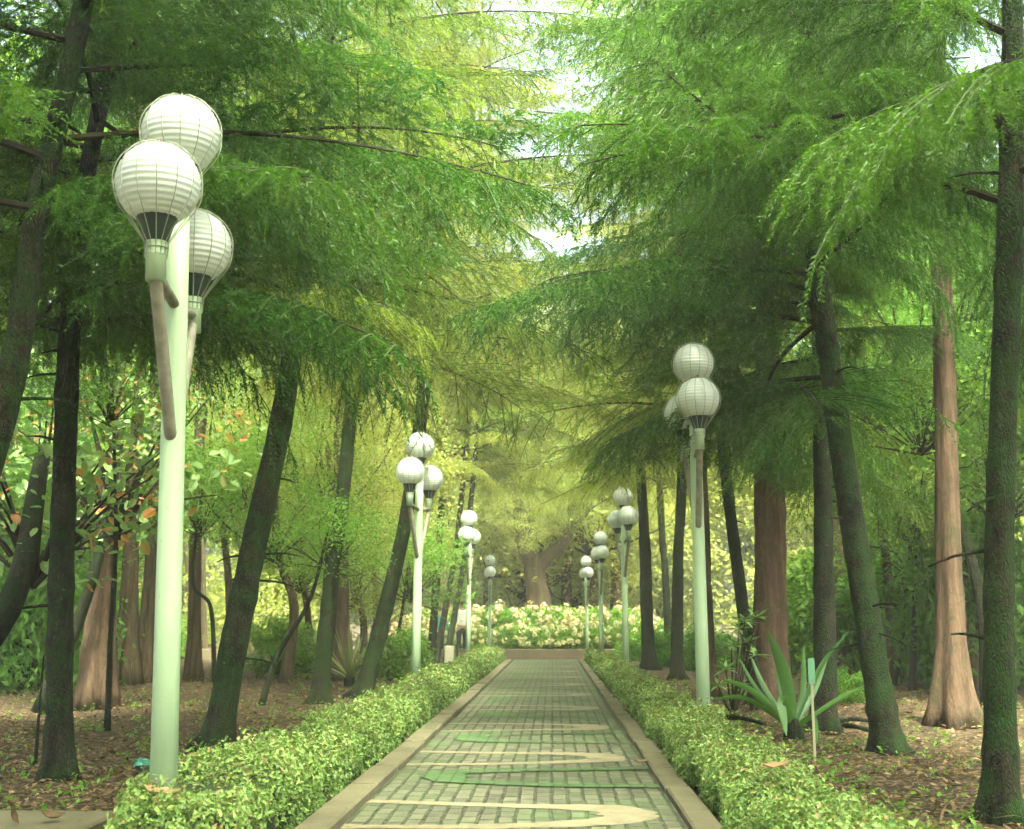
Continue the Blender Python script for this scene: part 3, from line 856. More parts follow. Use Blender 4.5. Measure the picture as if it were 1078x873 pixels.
def shrub(label, base, sc, protos, seed, group=None, name='shrub', cat='shrub'):
    rg = np.random.default_rng(500 + seed)
    root = empty(name, (base[0], base[1], 0), rg.uniform(0, 6.28))
    link_mesh('foliage', protos[seed % len(protos)], root, (0, 0, 0.55 * (sc if isinstance(sc, (int, float)) else sc[2])), scale=sc)
    b = MB()
    for k in range(4):
        a = rg.uniform(0, 6.28); s = sc if isinstance(sc, (int, float)) else sc[0]
        b.tube(curve([(0.05 * math.cos(a), 0.05 * math.sin(a), -0.03), (0.15 * s * math.cos(a), 0.15 * s * math.sin(a), 0.4 * s), (0.4 * s * math.cos(a), 0.4 * s * math.sin(a), 0.9 * s)], 6), np.linspace(0.02, 0.008, 6) * s, 5)
    b.obj('stem', M['twig'], root)
    tag(root, label, cat, group)
    return root

def up(px, py, Y): return at_y(px, py, Y)

# reddish buttressed trunks on the right
def column_tree(label, pix0, pix1, r0, H, mat, seed, lobes=5, flare=0.9, fl_h=0.5, crown=CR_FINE, sc=1.15, Y=None):
    b0 = ground(*pix0) if Y is None else at_y(*pix0, Y)
    b0.z = 0; t = up(*pix1, b0.y + 0.3)
    d = (t - b0); d = d / d.z
    top = b0 + d * H * 0.6 + Vector((0, 0, H * 0.4))
    top.z = H
    return tree('cypress_tree', label, 'cypress tree', b0, top, r0 * 0.72, mat, crown, sc, seed, 'buttressed cypress trees in the wood', lobes, flare, fl_h, bend=0.05, extra=0)
column_tree('reddish brown trunk with flared roots beside the right edge trunk', (1003, 764), (1010, 340), 0.20, 11, 'bark_red', 21, 5, 0.85, 0.45)
column_tree('wide reddish trunk behind the strap-leaved plant', (812, 742), (812, 500), 0.30, 12, 'bark_red', 22, 4, 0.4, 0.6)
column_tree('narrow brown trunk right behind the nearest right lamp', (746, 737), (738, 540), 0.13, 11, 'bark_brown', 23, 3, 0.5, 0.4)
column_tree('reddish fluted trunk between the dark straight trunk and the nearest left lamp', (100, 744), (118, 540), 0.20, 11, 'bark_red', 24, 6, 0.7, 0.9)
column_tree('brown buttressed trunk nearer to the left lamp pole, left of a pair', (133, 722), (140, 560), 0.19, 11, 'bark_brown', 25, 6, 0.9, 0.8)
column_tree('brown buttressed trunk right of a pair, hard by the left lamp pole', (152, 720), (156, 560), 0.17, 11, 'bark_brown', 26, 5, 1.0, 0.6)
column_tree('brown trunk showing just right of the nearest left lamp pole', (203, 716), (206, 520), 0.16, 11, 'bark_brown', 27, 5, 0.5, 0.6)
column_tree('pale brown trunk behind the short mossy trunk on the left', (357, 716), (356, 600), 0.24, 11, 'bark_brown', 28, 4, 0.4, 0.6, CR_MID)
column_tree('pinkish trunk far behind the flower bed, left of the farthest right lamp', (596, 688), (597, 560), 0.36, 12, 'bark_red', 29, 4, 0.3, 0.6, CR_FAR, 1.3, 54)
column_tree('pinkish trunk far behind the flower bed, framed by two right lamps', (624, 687), (624, 560), 0.36, 12, 'bark_red', 30, 4, 0.3, 0.6, CR_FAR, 1.3, 53)
column_tree('pinkish trunk far beyond the lamp with the chipped globe', (649, 688), (648, 560), 0.38, 12, 'bark_red', 31, 4, 0.3, 0.6, CR_FAR, 1.3, 53)
column_tree('brown trunk deep in the wood between the upright dark trunk and the leaning one', (890, 712), (885, 560), 0.22, 12, 'bark_brown', 32, 4, 0.4, 0.6)

# slim saplings
def sapling(label, pix, Y0, r, mat='bark_dark', seed=0, leaves=True, sc=0.35, tw=True):
    b0 = ground(*pix[0])
    P = [b0] + [up(px, py, b0.y + Y0) for px, py in pix[1:]]
    root = empty('sapling', (b0.x, b0.y, 0))
    o = np.array([b0.x, b0.y, 0])
    Q = np.array([tuple(p) for p in P]) - o; Q[0, 2] = -0.03
    b, C = trunk_mesh(Q, r, r * 0.45, M[mat], seed, n=8, flare=0.25, fl_h=0.2, rough=0.05, step=0.15)
    b.obj('trunk', M[mat], root)
    if leaves:
        link_mesh('foliage', SAP[seed % 2], root, tuple(C[-1]), scale=sc)
    tag(root, label, 'sapling')
sapling('thin straight dark stem between the fluted red trunk and the left lamp', [(113, 768), (117, 660), (122, 560), (118, 400)], 0.2, 0.035, seed=1, sc=0.9)
sapling('bare stick standing against the dark straight trunk', [(37, 806), (42, 740), (46, 690)], 0.0, 0.014, seed=2, leaves=False)
sapling('curved dark stem forking behind the nearest left lamp', [(226, 720), (222, 640), (203, 612), (212, 520)], 0.2, 0.05, seed=3, sc=1.4)
sapling('dark sapling leaning right beyond the thick mossy trunk', [(274, 744), (292, 690), (326, 632), (345, 560)], 0.5, 0.045, seed=4, sc=0.9)
sapling('pale slender trunk rising behind the top of the nearest left lamp', [(203, 712), (205, 560), (213, 440), (224, 330), (228, 240)], 0.4, 0.13, 'bark_brown', 5, sc=2.0)
sapling('dark sapling leaning left toward the reddish flared trunk', [(1040, 742), (1030, 620), (985, 470), (966, 410)], -0.3, 0.09, seed=6, sc=1.6)
sapling('straight thin dark stem left of the reddish flared trunk', [(960, 727), (963, 640), (964, 520)], 0.2, 0.06, seed=7, sc=1.6)
sapling('second thin stem leaning right, left of the reddish flared trunk', [(944, 722), (952, 650), (960, 560)], 0.2, 0.045, seed=8, sc=1.5)
sapling('dark slim trunk between the reddish flared trunk and the right edge', [(1040, 735), (1044, 600), (1046, 480)], 0.2, 0.10, seed=9, sc=1.8)
sapling('slim stem in the thicket left of the second left lamp', [(412, 708), (424, 640), (430, 590)], 0.2, 0.05, seed=10, sc=1.6)

# ------------------------------------------------------------------ feathery yellow-green bush tree, left of centre
def bush_tree(label, px, py, Y, r, seed, protos=CR_YEL, scv=1.0, name='bush_tree'):
    c = at_y(px, py, Y)
    base = Vector((c.x + 0.3, c.y, 0))
    tree(name, label, 'tree', base, c, 0.10, 'bark_brown', protos, scv, seed, None, bend=0.15, fl_h=0.3)
bush_tree('large feathery yellow-green bush tree behind the second and third left lamps', 392, 492, 31, 0.1, 2, scv=(1.15, 1.0, 1.25))
bush_tree('feathery yellow-green bush tree right of the thick leaning mossy trunk', 345, 470, 24, 0.1, 3, scv=(0.85, 0.85, 1.0))
bush_tree('pale bush tree behind the farthest left lamp', 495, 550, 52, 0.1, 4, scv=1.3)

bush_tree('airy pale green bush tree low behind the thick leaning mossy trunk', 290, 520, 22, 0.1, 5, CR_FINE, scv=(0.8, 0.8, 0.8))
bush_tree('airy pale green bush tree behind the two walkers', 470, 520, 46, 0.1, 6, CR_YEL, scv=0.9)
bush_tree('airy pale green bush tree in the gap right of the nearest left lamp pole', 238, 470, 25, 0.1, 7, CR_YEL, scv=(0.9, 0.9, 0.9))
bush_tree('airy pale bush tree between the fluted red trunk and the dark straight trunk', 85, 520, 24, 0.1, 8, CR_FINE, scv=(1.0, 1.0, 0.9))

bush_tree('leafy green tree behind the upper part of the reddish flared trunk', 985, 300, 19, 0.1, 9, CR_FINE, scv=(1.2, 1.2, 1.2))
bush_tree('leafy green tree showing between the leaning right trunk and the reddish flared one', 905, 350, 22, 0.1, 10, CR_FINE, scv=(1.1, 1.1, 1.2))
bush_tree('leafy yellow-green tree above the nearest right lamp', 800, 400, 27, 0.1, 11, CR_YEL, scv=(1.2, 1.2, 1.3))

bush_tree('low airy yellow-green bush tree right of the short mossy trunk', 372, 585, 29, 0.1, 12, CR_YEL, scv=(0.8, 0.8, 0.75))
bush_tree('low airy yellow-green bush tree between the thick leaning trunk and the short mossy trunk', 318, 560, 27, 0.1, 13, CR_YEL, scv=(0.75, 0.75, 0.8))

# large-leaved tree, far left
def big_leaf_crown(seed, n, rad, leaf):
    rg = np.random.default_rng(seed)
    b = MB()
    C = unit(rg.normal(0, 1, (n, 3))) * (rg.uniform(0.1, 1, (n, 1)) ** 0.5) * np.array(rad)
    Nn = unit(rg.normal(0, 0.5, (n, 3)) + np.array([0, -0.35, 0.8]))
    t = rg.normal(0, 1, (n, 3)) + np.array([0, 0, -0.5])
    T = unit(t - Nn * np.sum(t * Nn, 1)[:, None]); B = np.cross(Nn, T)
    L = leaf * rg.uniform(0.5, 1.2, (n, 1))
    va = rg.uniform(0, 1, n)
    xs = np.array([0, 0.2, 0.55, 0.85, 1.0]); ws = np.array([0.03, 0.24, 0.30, 0.17, 0.01])
    for k in range(4):
        for sg in (1, -1):
            def pt(q, e): return C + T * L * xs[q] + B * L * ws[q] * e * sg + Nn * L * (0.10 * abs(e) - 0.25 * xs[q] ** 2)
            b.cards(np.stack([pt(k, 0), pt(k + 1, 0), pt(k + 1, 1), pt(k, 1)], 1), 0, va)
    org = np.array([0, 0, -rad[2]])
    for k in range(0, n, 30):
        b.tube(curve([org * 0.9, org * 0.35 + C[k] * 0.5, C[k]], 6), np.linspace(0.03, 0.006, 6), 4, 1, caps=False)
    return b.mesh('crown', [M['leaf_big'], M['twig']], True)
BIG = [big_leaf_crown(s, 900, (1.7, 1.3, 1.6), 0.155) for s in (1, 2)]
def leaning(label, base, mid, top, r, crown, sc, seed, mat='bark_dark', name='large_leaf_tree'):
    root = empty(name, (base[0], base[1], 0)); o = np.array([base[0], base[1], 0])
    b, C = trunk_mesh(np.array([(base[0], base[1], -0.05), tuple(mid), tuple(top)]) - o, r, r * 0.45, M[mat], seed, flare=0.3)
    b.obj('trunk', M[mat], root)
    link_mesh('crown', crown, root, tuple(np.array(tuple(top)) - o), scale=sc)
    tag(root, label, 'tree')
leaning('large-leaved tree with pale and orange leaves and a dark trunk at the left edge', (-6.2, 11.2, 0), at_y(8, 640, 11.4), at_y(45, 480, 12.2), 0.17, BIG[0], 0.95, 3)
leaning('large-leaved tree with pale and orange leaves behind the dark straight trunk', (-6.6, 15.5, 0), at_y(100, 600, 15.5), at_y(130, 440, 15.8), 0.10, BIG[1], 1.15, 4)

# ------------------------------------------------------------------ the wood behind
rgb_ = np.random.default_rng(77)
def woods(side, n, seed):
    rg = np.random.default_rng(seed)
    k = 0
    lab = {'left': 'slim tree deep in the wood left of the path', 'right': 'slim tree deep in the wood right of the path'}[side]
    for q in range(n):
        Y = 15 + 33 * (q + rg.uniform(0, 1)) / n
        X = (5.0 + Y * 0.10 + rg.uniform(0, 1) * (3 + Y * 0.34)) * (-1 if side == 'left' else 1)
        H = rg.uniform(5.0, 10.5)
        prot = (CR_DARK if rg.random() < 0.45 else CR_MID) if Y < 34 else (CR_FAR if rg.random() < 0.6 else CR_FINE)
        tree('slim_tree', lab, 'tree', (X, Y, 0), (X + rg.normal(0, 0.6), Y + rg.normal(0, 0.6), H), rg.uniform(0.07, 0.16), 'bark_brown' if rg.random() < 0.5 else 'bark_dark', prot, rg.uniform(0.9, 1.5), int(rg.integers(1000)), 'slim trees deep in the wood on the %s' % side)
woods('left', 21, 5)
woods('right', 21, 6)
def undergrowth(side, n, seed):
    rg = np.random.default_rng(seed)
    for q in range(n):
        Y = 17 + 28 * (q + rg.uniform(0, 1)) / n
        X = (4.6 + Y * 0.06 + rg.uniform(0, 1) * (2 + Y * 0.30)) * (-1 if side == 'left' else 1)
        s = rg.uniform(0.8, 1.9)
        shrub('bushy shrub in the undergrowth among the trunks %s of the path' % side, (X, Y), (s, s, s * rg.uniform(0.8, 1.5)), SHRUB if rg.random() < 0.55 else SHRUB_D, int(rg.integers(1000)), 'undergrowth shrubs on the %s' % side)
undergrowth('left', 20, 15)
undergrowth('right', 26, 16)
# far backdrop of trees beyond the end of the path
rg = np.random.default_rng(9)
for q in range(16):
    X = -24 + 48 * (q + rg.uniform(0, 1)) / 16; Y = rg.uniform(52, 64)
    tree('far_tree', 'pale leafy tree in the far wood beyond the flower bed', 'tree', (X, Y, 0), (X, Y, rg.uniform(6, 13)), 0.25, 'bark_brown', CR_FAR, rg.uniform(2.2, 3.2), q, 'far trees beyond the flower bed', extra=2)

# the mass of the wood far off, all round
rg = np.random.default_rng(31)
fw = MB()
for q in range(120):
    a = R(-58 + 116 * (q + rg.uniform(0, 1)) / 120)
    d_ = rg.uniform(62, 74)
    if q % 2: d_ = rg.uniform(48, 60)
    x, y = d_ * math.sin(a), d_ * math.cos(a)
    if abs(x) < 9 and y < 62: continue
    top_z = rg.uniform(3.0, 12.0)
    n = 1500
    C = unit(rg.normal(0, 1, (n, 3))) * rg.uniform(0.3, 1, (n, 1)) ** 0.4 * np.array([3.2, 2.5, top_z * 0.55]) + np.array([x, y, top_z * 0.5])
    fw.cards(leaf_cards(C, unit(rg.normal(0, .7, (n, 3)) + [0, -0.3, .7]), rg.uniform(0.14, 0.36, n), 0.55, rg), 0, rg.uniform(0, 1, n))
tag(fw.obj('distant_woodland', M['leaf_yellow'], smooth=False), 'pale leafy mass of the wood far off on both sides', 'woodland', kind='stuff')

# the forked tree at the end of the path
def forked_tree():
    root = empty('forked_tree', tuple(ground(568, 690)))
    o = Vector(root.location); Y = 46.5
    root.location.y = Y; o = Vector((at_y(568, 660, Y).x, Y, 0)); root.location = o
    w = lambda px, py: at_y(px, py, Y) - o
    b = MB()
    t1, _ = trunk_mesh([(0, 0, -0.05), w(566, 630), w(562, 600), w(560, 585)], 0.46, 0.34, M['bark_brown'], 5, n=20, lobes=5, flare=0.4, fl_h=0.6)
    t1.obj('trunk', M['bark_brown'], root)
    for pts in ([w(561, 596), w(550, 568), w(544, 520), w(538, 450)], [w(561, 600), w(578, 585), w(598, 560), w(606, 500)]):
        l, _ = trunk_mesh(pts, 0.30, 0.15, M['bark_brown'], 6, flare=0.1)
        l.obj('limb', M['bark_brown'], root)
    for k, (px, py) in enumerate(((528, 455), (612, 468), (566, 410), (556, 545), (598, 530))):
        link_mesh('crown', CR_YEL[k % 2] if k else CR_MID[0], root, tuple(w(px, py) + Vector((0, -1.2 if k > 2 else 0, 0))), (0, 0, k), 1.1 if k < 3 else 0.62)
    tag(root, 'broad old tree forking low above the flower bed at the path end', 'tree')
forked_tree()

# ------------------------------------------------------------------ end wall, plaza, flower bed
WY = 36.2
b = MB()
b.box((-16, WY, -0.05), (16, WY + 0.35, 0.30), 0, 0.02)
wm = stone_mat('brown_wall', (0.135, 0.105, 0.065), 0.35)
tag(b.obj('low_wall', wm, smooth=False), 'low brown stone wall closing the end of the path', 'wall')
b = MB()
b.box((-16, WY + 0.352, -0.05), (16, WY + 3.2, 0.22), 0)
tag(b.obj('terrace', plain('pale_gravel', (0.44, 0.38, 0.22), 0.95, 0.1, var=0.3, scale=3), smooth=False), 'pale sunlit ground behind the low wall', 'ground', kind='structure')
b = MB(); b.quads([(-14, PY1, 0.004), (14, PY1, 0.004), (14, WY, 0.004), (-14, WY, 0.004)], [(0, 1, 2, 3)])
tag(b.obj('cross_path', paver_mat()), 'paved cross path in front of the low wall', 'path', kind='structure')

def flower_bush(seed, c1):
    rg = np.random.default_rng(seed)
    b = MB()
    n = 2600
    C = unit(rg.normal(0, 1, (n, 3))) * (rg.uniform(0.2, 1, (n, 1)) ** 0.4) * np.array([0.75, 0.75, 0.6]) + np.array([0, 0, 0.55])
    b.cards(leaf_cards(C, unit(rg.normal(0, .8, (n, 3)) + [0, 0, .6]), 0.14 * rg.uniform(.6, 1.2, n), 0.5, rg), 0, rg.uniform(0, 1, n))
    m = 34
    d = unit(rg.normal(0, 1, (m, 3)) + np.array([0, -0.3, 0.5])); d[:, 2] = np.abs(d[:, 2]) * 0.9
    H = d * np.array([0.80, 0.80, 0.68]) * rg.uniform(0.9, 1.12, (m, 1)) + np.array([0, 0, 0.5])
    kk = 26
    P = np.repeat(H, kk, 0) + unit(rg.normal(0, 1, (m * kk, 3))) * np.repeat(rg.uniform(0.06, 0.12, m), kk)[:, None]
    Nn = unit(P - np.repeat(H, kk, 0) + rg.normal(0, 0.02, P.shape))
    b.cards(leaf_cards(P, Nn, rg.uniform(0.06, 0.10, len(P)), 0.95, rg), 1, rg.uniform(0, 1, len(P)))
    return b.mesh('foliage', [M['leaf_mid'], c1], False)
CREAM = leaf_mat('cream_petal', (0.42, 0.39, 0.21), (0.64, 0.60, 0.38), 0.35, tint=1.0)
PINK = leaf_mat('salmon_petal', (0.44, 0.35, 0.20), (0.62, 0.52, 0.33), 0.35, tint=1.0)
FB = {'cream': [flower_bush(s, CREAM) for s in (1, 2)], 'salmon': [flower_bush(s, PINK) for s in (3, 4)]}
rg = np.random.default_rng(21)
for q in range(26):
    col = 'cream' if q < 14 else 'salmon'
    n_, q_ = (14, q) if col == 'cream' else (12, q - 14)
    x = -5.2 + 8.6 * (q_ + rg.uniform(0.2, 0.8)) / n_
    y = (WY + 4.0 if col == 'cream' else WY + 6.2) + rg.uniform(-0.5, 0.7)
    root = empty('flowering_bush', (x, y, 0), rg.uniform(0, 6.28))
    link_mesh('foliage', FB[col][q % 2], root, scale=rg.uniform(0.75, 1.0) * (1 if col == 'cream' else 1.5))
    b = MB(); b.tube([(0, 0, -0.03), (0.02, 0.02, 0.3), (0.05, 0, 0.6)], [0.04, 0.03, 0.02], 6)
    b.obj('stem', M['twig'], root)
    tag(root, {'cream': 'bush with cream flower heads in the front of the flower bed', 'salmon': 'taller bush with salmon pink flowers at the back of the flower bed'}[col], 'flower bush', '%s flower bushes in the bed at the path end' % col)

# ------------------------------------------------------------------ plants near the path
def strap_plant():
    c = ground(836, 779)
    root = empty('strap_leaved_plant', (c.x, c.y, 0))
    o = Vector((c.x, c.y, 0))
    b = MB(); b.lathe([(0.0005, 0.2), (0.05, 0.19), (0.09, 0.10), (0.11, 0.0), (0.11, -0.04)], 12)
    b.obj('base', M['bark_dark'], root)
    spec = [  # tip pixel, mid pixel, depth offset, half width (m)
        ((808, 664), (826, 712), 0.05, 0.062), ((760, 715), (792, 728), -0.25, 0.045), ((751, 736), (786, 736), -0.1, 0.035),
        ((894, 664), (862, 706), 0.2, 0.036), ((912, 722), (880, 738), 0.1, 0.034), ((828, 775), (824, 738), -0.35, 0.055),
        ((872, 690), (856, 730), 0.3, 0.045), ((790, 690), (806, 726), 0.35, 0.040), ((860, 785), (856, 756), -0.3, 0.040),
        ((816, 686), (824, 730), 0.3, 0.05), ((846, 680), (845, 730), 0.35, 0.045), ((776, 690), (800, 730), 0.2, 0.03)]
    for k, (tip, mid, dy, hw) in enumerate(spec):
        P = curve([Vector((0, 0, 0.10)), at_y(*mid, c.y + dy * 0.6) - o, at_y(*tip, c.y + dy) - o], 14)
        t = np.linspace(0, 1, 14)
        wd = (hw if k in (0, 5) else 0.62 * hw) * np.sin(np.clip(t * 0.86 + 0.14, 0, 1) * math.pi) ** 0.7 + 0.002
        T = unit(np.gradient(P, axis=0))
        S = unit(np.cross(T, np.array([0.25 * (-1) ** k, 1.0, 0.35])))
        Nn = np.cross(S, T)
        b = MB()
        Lf, Rt = P + S * wd[:, None] + Nn * wd[:, None] * 0.35, P - S * wd[:, None] + Nn * wd[:, None] * 0.35
        V = np.concatenate([Lf, P, Rt]); i = np.arange(13)
        b.quads(V, np.concatenate([np.stack([i, i + 1, 14 + i + 1, 14 + i], 1), np.stack([14 + i, 14 + i + 1, 28 + i + 1, 28 + i], 1)]), 0, (k * 0.37) % 1)
        b.obj('leaf', M['strap'], root)
    tag(root, 'big strap-leaved plant with arching green leaves behind the right hedge', 'plant')
strap_plant()

def rosette_shrub():
    c = ground(772, 752)
    root = empty('rosette_shrub', (c.x, c.y, 0)); o = Vector((c.x, c.y, 0))
    rg = np.random.default_rng(4)
    fb, sb = MB(), MB()
    heads = [(778, 662), (796, 650), (770, 680), (786, 676), (764, 705), (775, 720), (796, 690), (756, 722), (784, 655)]
    for k, (px, py) in enumerate(heads):
        h = np.array(tuple(at_y(px, py, c.y + rg.uniform(-0.3, 0.3)) - o))
        sb.tube(curve([(0, 0, -0.02), h * 0.5 + np.array([0, 0, -0.05]), h], 6), np.linspace(0.018, 0.008, 6), 5, 0)
        n = 16
        az = np.arange(n) * 2.4 + k
        el = rg.uniform(-0.35, 0.8, n)
        D = np.stack([np.cos(az) * np.cos(el), np.sin(az) * np.cos(el), np.sin(el)], 1)
        S = unit(np.cross(D, [0, 0, 1.0])); L = rg.uniform(0.13, 0.22, (n, 1)); W = 0.022
        A = h + D * 0.01
        fb.cards(np.stack([A, A + D * L * 0.45 + S * W, A + D * L + np.array([0, 0, -0.03]), A + D * L * 0.45 - S * W], 1), 0, rg.uniform(0.4, 1, n))
    fb.obj('foliage', M['leaf_big_green'], root); sb.obj('stem', M['twig'], root)
    tag(root, 'pale shrub with rosettes of narrow leaves right of the nearest right lamp', 'shrub')
M['leaf_big_green'] = leaf_mat('pale_rosette_leaf', (0.12, 0.24, 0.07), (0.26, 0.40, 0.16), 0.3)
rosette_shrub()

def agave():
    c = ground(368, 722)
    root = empty('spiky_agave', (c.x, c.y, 0))
    rg = np.random.default_rng(6)
    b = MB()
    n = 46
    for k in range(n):
        az = k * 2.399; el = rg.uniform(0.15, 1.35)
        L = rg.uniform(0.7, 1.15)
        d = np.array([math.cos(az) * math.cos(el), math.sin(az) * math.cos(el), math.sin(el)])
        t = np.linspace(0, 1, 7)
        P = np.array([0, 0, 0.12]) + d * (t * L)[:, None] + np.array([0, 0, -1]) * (0.10 * t ** 2)[:, None]
        wd = 0.026 * (1 - t) ** 0.6 + 0.001
        S = unit(np.cross(d, [0, 0, 1.0]))
        V = np.concatenate([P + S * wd[:, None], P - S * wd[:, None]]); i = np.arange(6)
        b.quads(V, np.stack([i, i + 1, 7 + i + 1, 7 + i], 1), 0, rg.uniform(0, 1))
    b.obj('foliage', leaf_mat('agave_leaf', (0.12, 0.17, 0.06), (0.28, 0.30, 0.12), 0.15), root)
    t_ = MB(); t_.lathe([(0.0005, 0.25), (0.07, 0.2), (0.10, 0.05), (0.10, -0.03)], 10); t_.obj('base', M['bark_dark'], root)
    tag(root, 'spiky agave with narrow radiating blades at a mossy trunk', 'plant')
agave()

# low plants and shrubs near the rows
for k, (px, py, s, pr, lab) in enumerate([
    (700, 702, 0.75, SHRUB_D, 'low dark shrub left of the trunk between the right lamps'),
    (668, 696, 0.6, SHRUB, 'low green shrub right behind the lamp with the chipped globe'),
    (745, 708, 0.8, SHRUB_D, 'low shrub behind the nearest right lamp'),
    (890, 742, 0.35, SHRUB, 'small leafy shrub between the dark trunk and the leaning one'),
    (1072, 712, 1.0, SHRUB, 'leafy shrub at the right edge beyond the nearest trunk'),
    (420, 716, 0.7, SHRUB, 'low shrub left of the second left lamp'),
    (300, 712, 0.9, SHRUB, 'pale shrub right of the thick mossy trunk'),
    (506, 692, 0.3, SHRUB, 'small bright shrub at the foot of the third left lamp'),
    (18, 725, 0.7, SHRUB_D, 'low dark shrub at the far left edge')]):
    c = ground(px, py)
    shrub(lab, (c.x, c.y), s, pr, k + 40)

# small green sign on a stake
c = ground(858, 803)
root = empty('plant_sign', (c.x, c.y, 0))
top = at_y(858, 693, c.y).z
b = MB(); b.box((-0.010, -0.008, -0.1), (0.010, 0.008, top - 0.02), 0); b.obj('stake', plain('pale_wood', (0.26, 0.25, 0.15), 0.8), root, smooth=False)
b = MB(); b.box((-0.027, -0.014, top - 0.20), (0.027, -0.008, top), 0); b.obj('plate', plain('green_plate', (0.11, 0.25, 0.14), 0.5), root, smooth=False)
tag(root, 'small narrow green plant sign on a thin stake behind the right hedge', 'sign')

# pale bollard box with a post, left near the far end
c = ground(473, 703)
z1 = at_y(472, 680, c.y).z
root = empty('marker_box', (c.x, c.y, 0))
b = MB(); b.box((-0.11, -0.10, -0.05), (0.11, 0.10, z1), 0, 0.02); b.obj('body', plain('cream_paint', (0.20, 0.19, 0.13), 0.7), root, smooth=False)
b = MB(); b.tube([(0.19, 0.05, -0.05), (0.19, 0.05, z1)], 0.03, 8); b.obj('post', M['bark_dark'], root)
tag(root, 'upright cream box with a dark post beside the left hedge near the walkers', 'box')

# red bench seat at the far right end of the path
c = at_y(642, 672, 41.0)
root = empty('red_bench', (c.x, c.y, 0))
RED = plain('red_paint', (0.62, 0.05, 0.03), 0.5)
b = MB(); b.box((-0.30, -0.18, 0.42), (0.30, 0.18, 0.50), 0, 0.01); b.obj('seat', RED, root, smooth=False)
b = MB(); b.box((-0.30, 0.14, 0.55), (0.30, 0.17, 0.80), 0, 0.01); b.obj('backrest', RED, root, smooth=False)
for sx in (-0.26, 0.26):
    for sy_ in (-0.14, 0.14):
        b = MB(); b.box((sx - 0.02, sy_ - 0.02, -0.03), (sx + 0.02, sy_ + 0.02, 0.42 if sy_ < 0 else 0.8), 0); b.obj('leg', RED, root, smooth=False)
tag(root, 'small red seat behind the lamp with the chipped globe', 'bench')

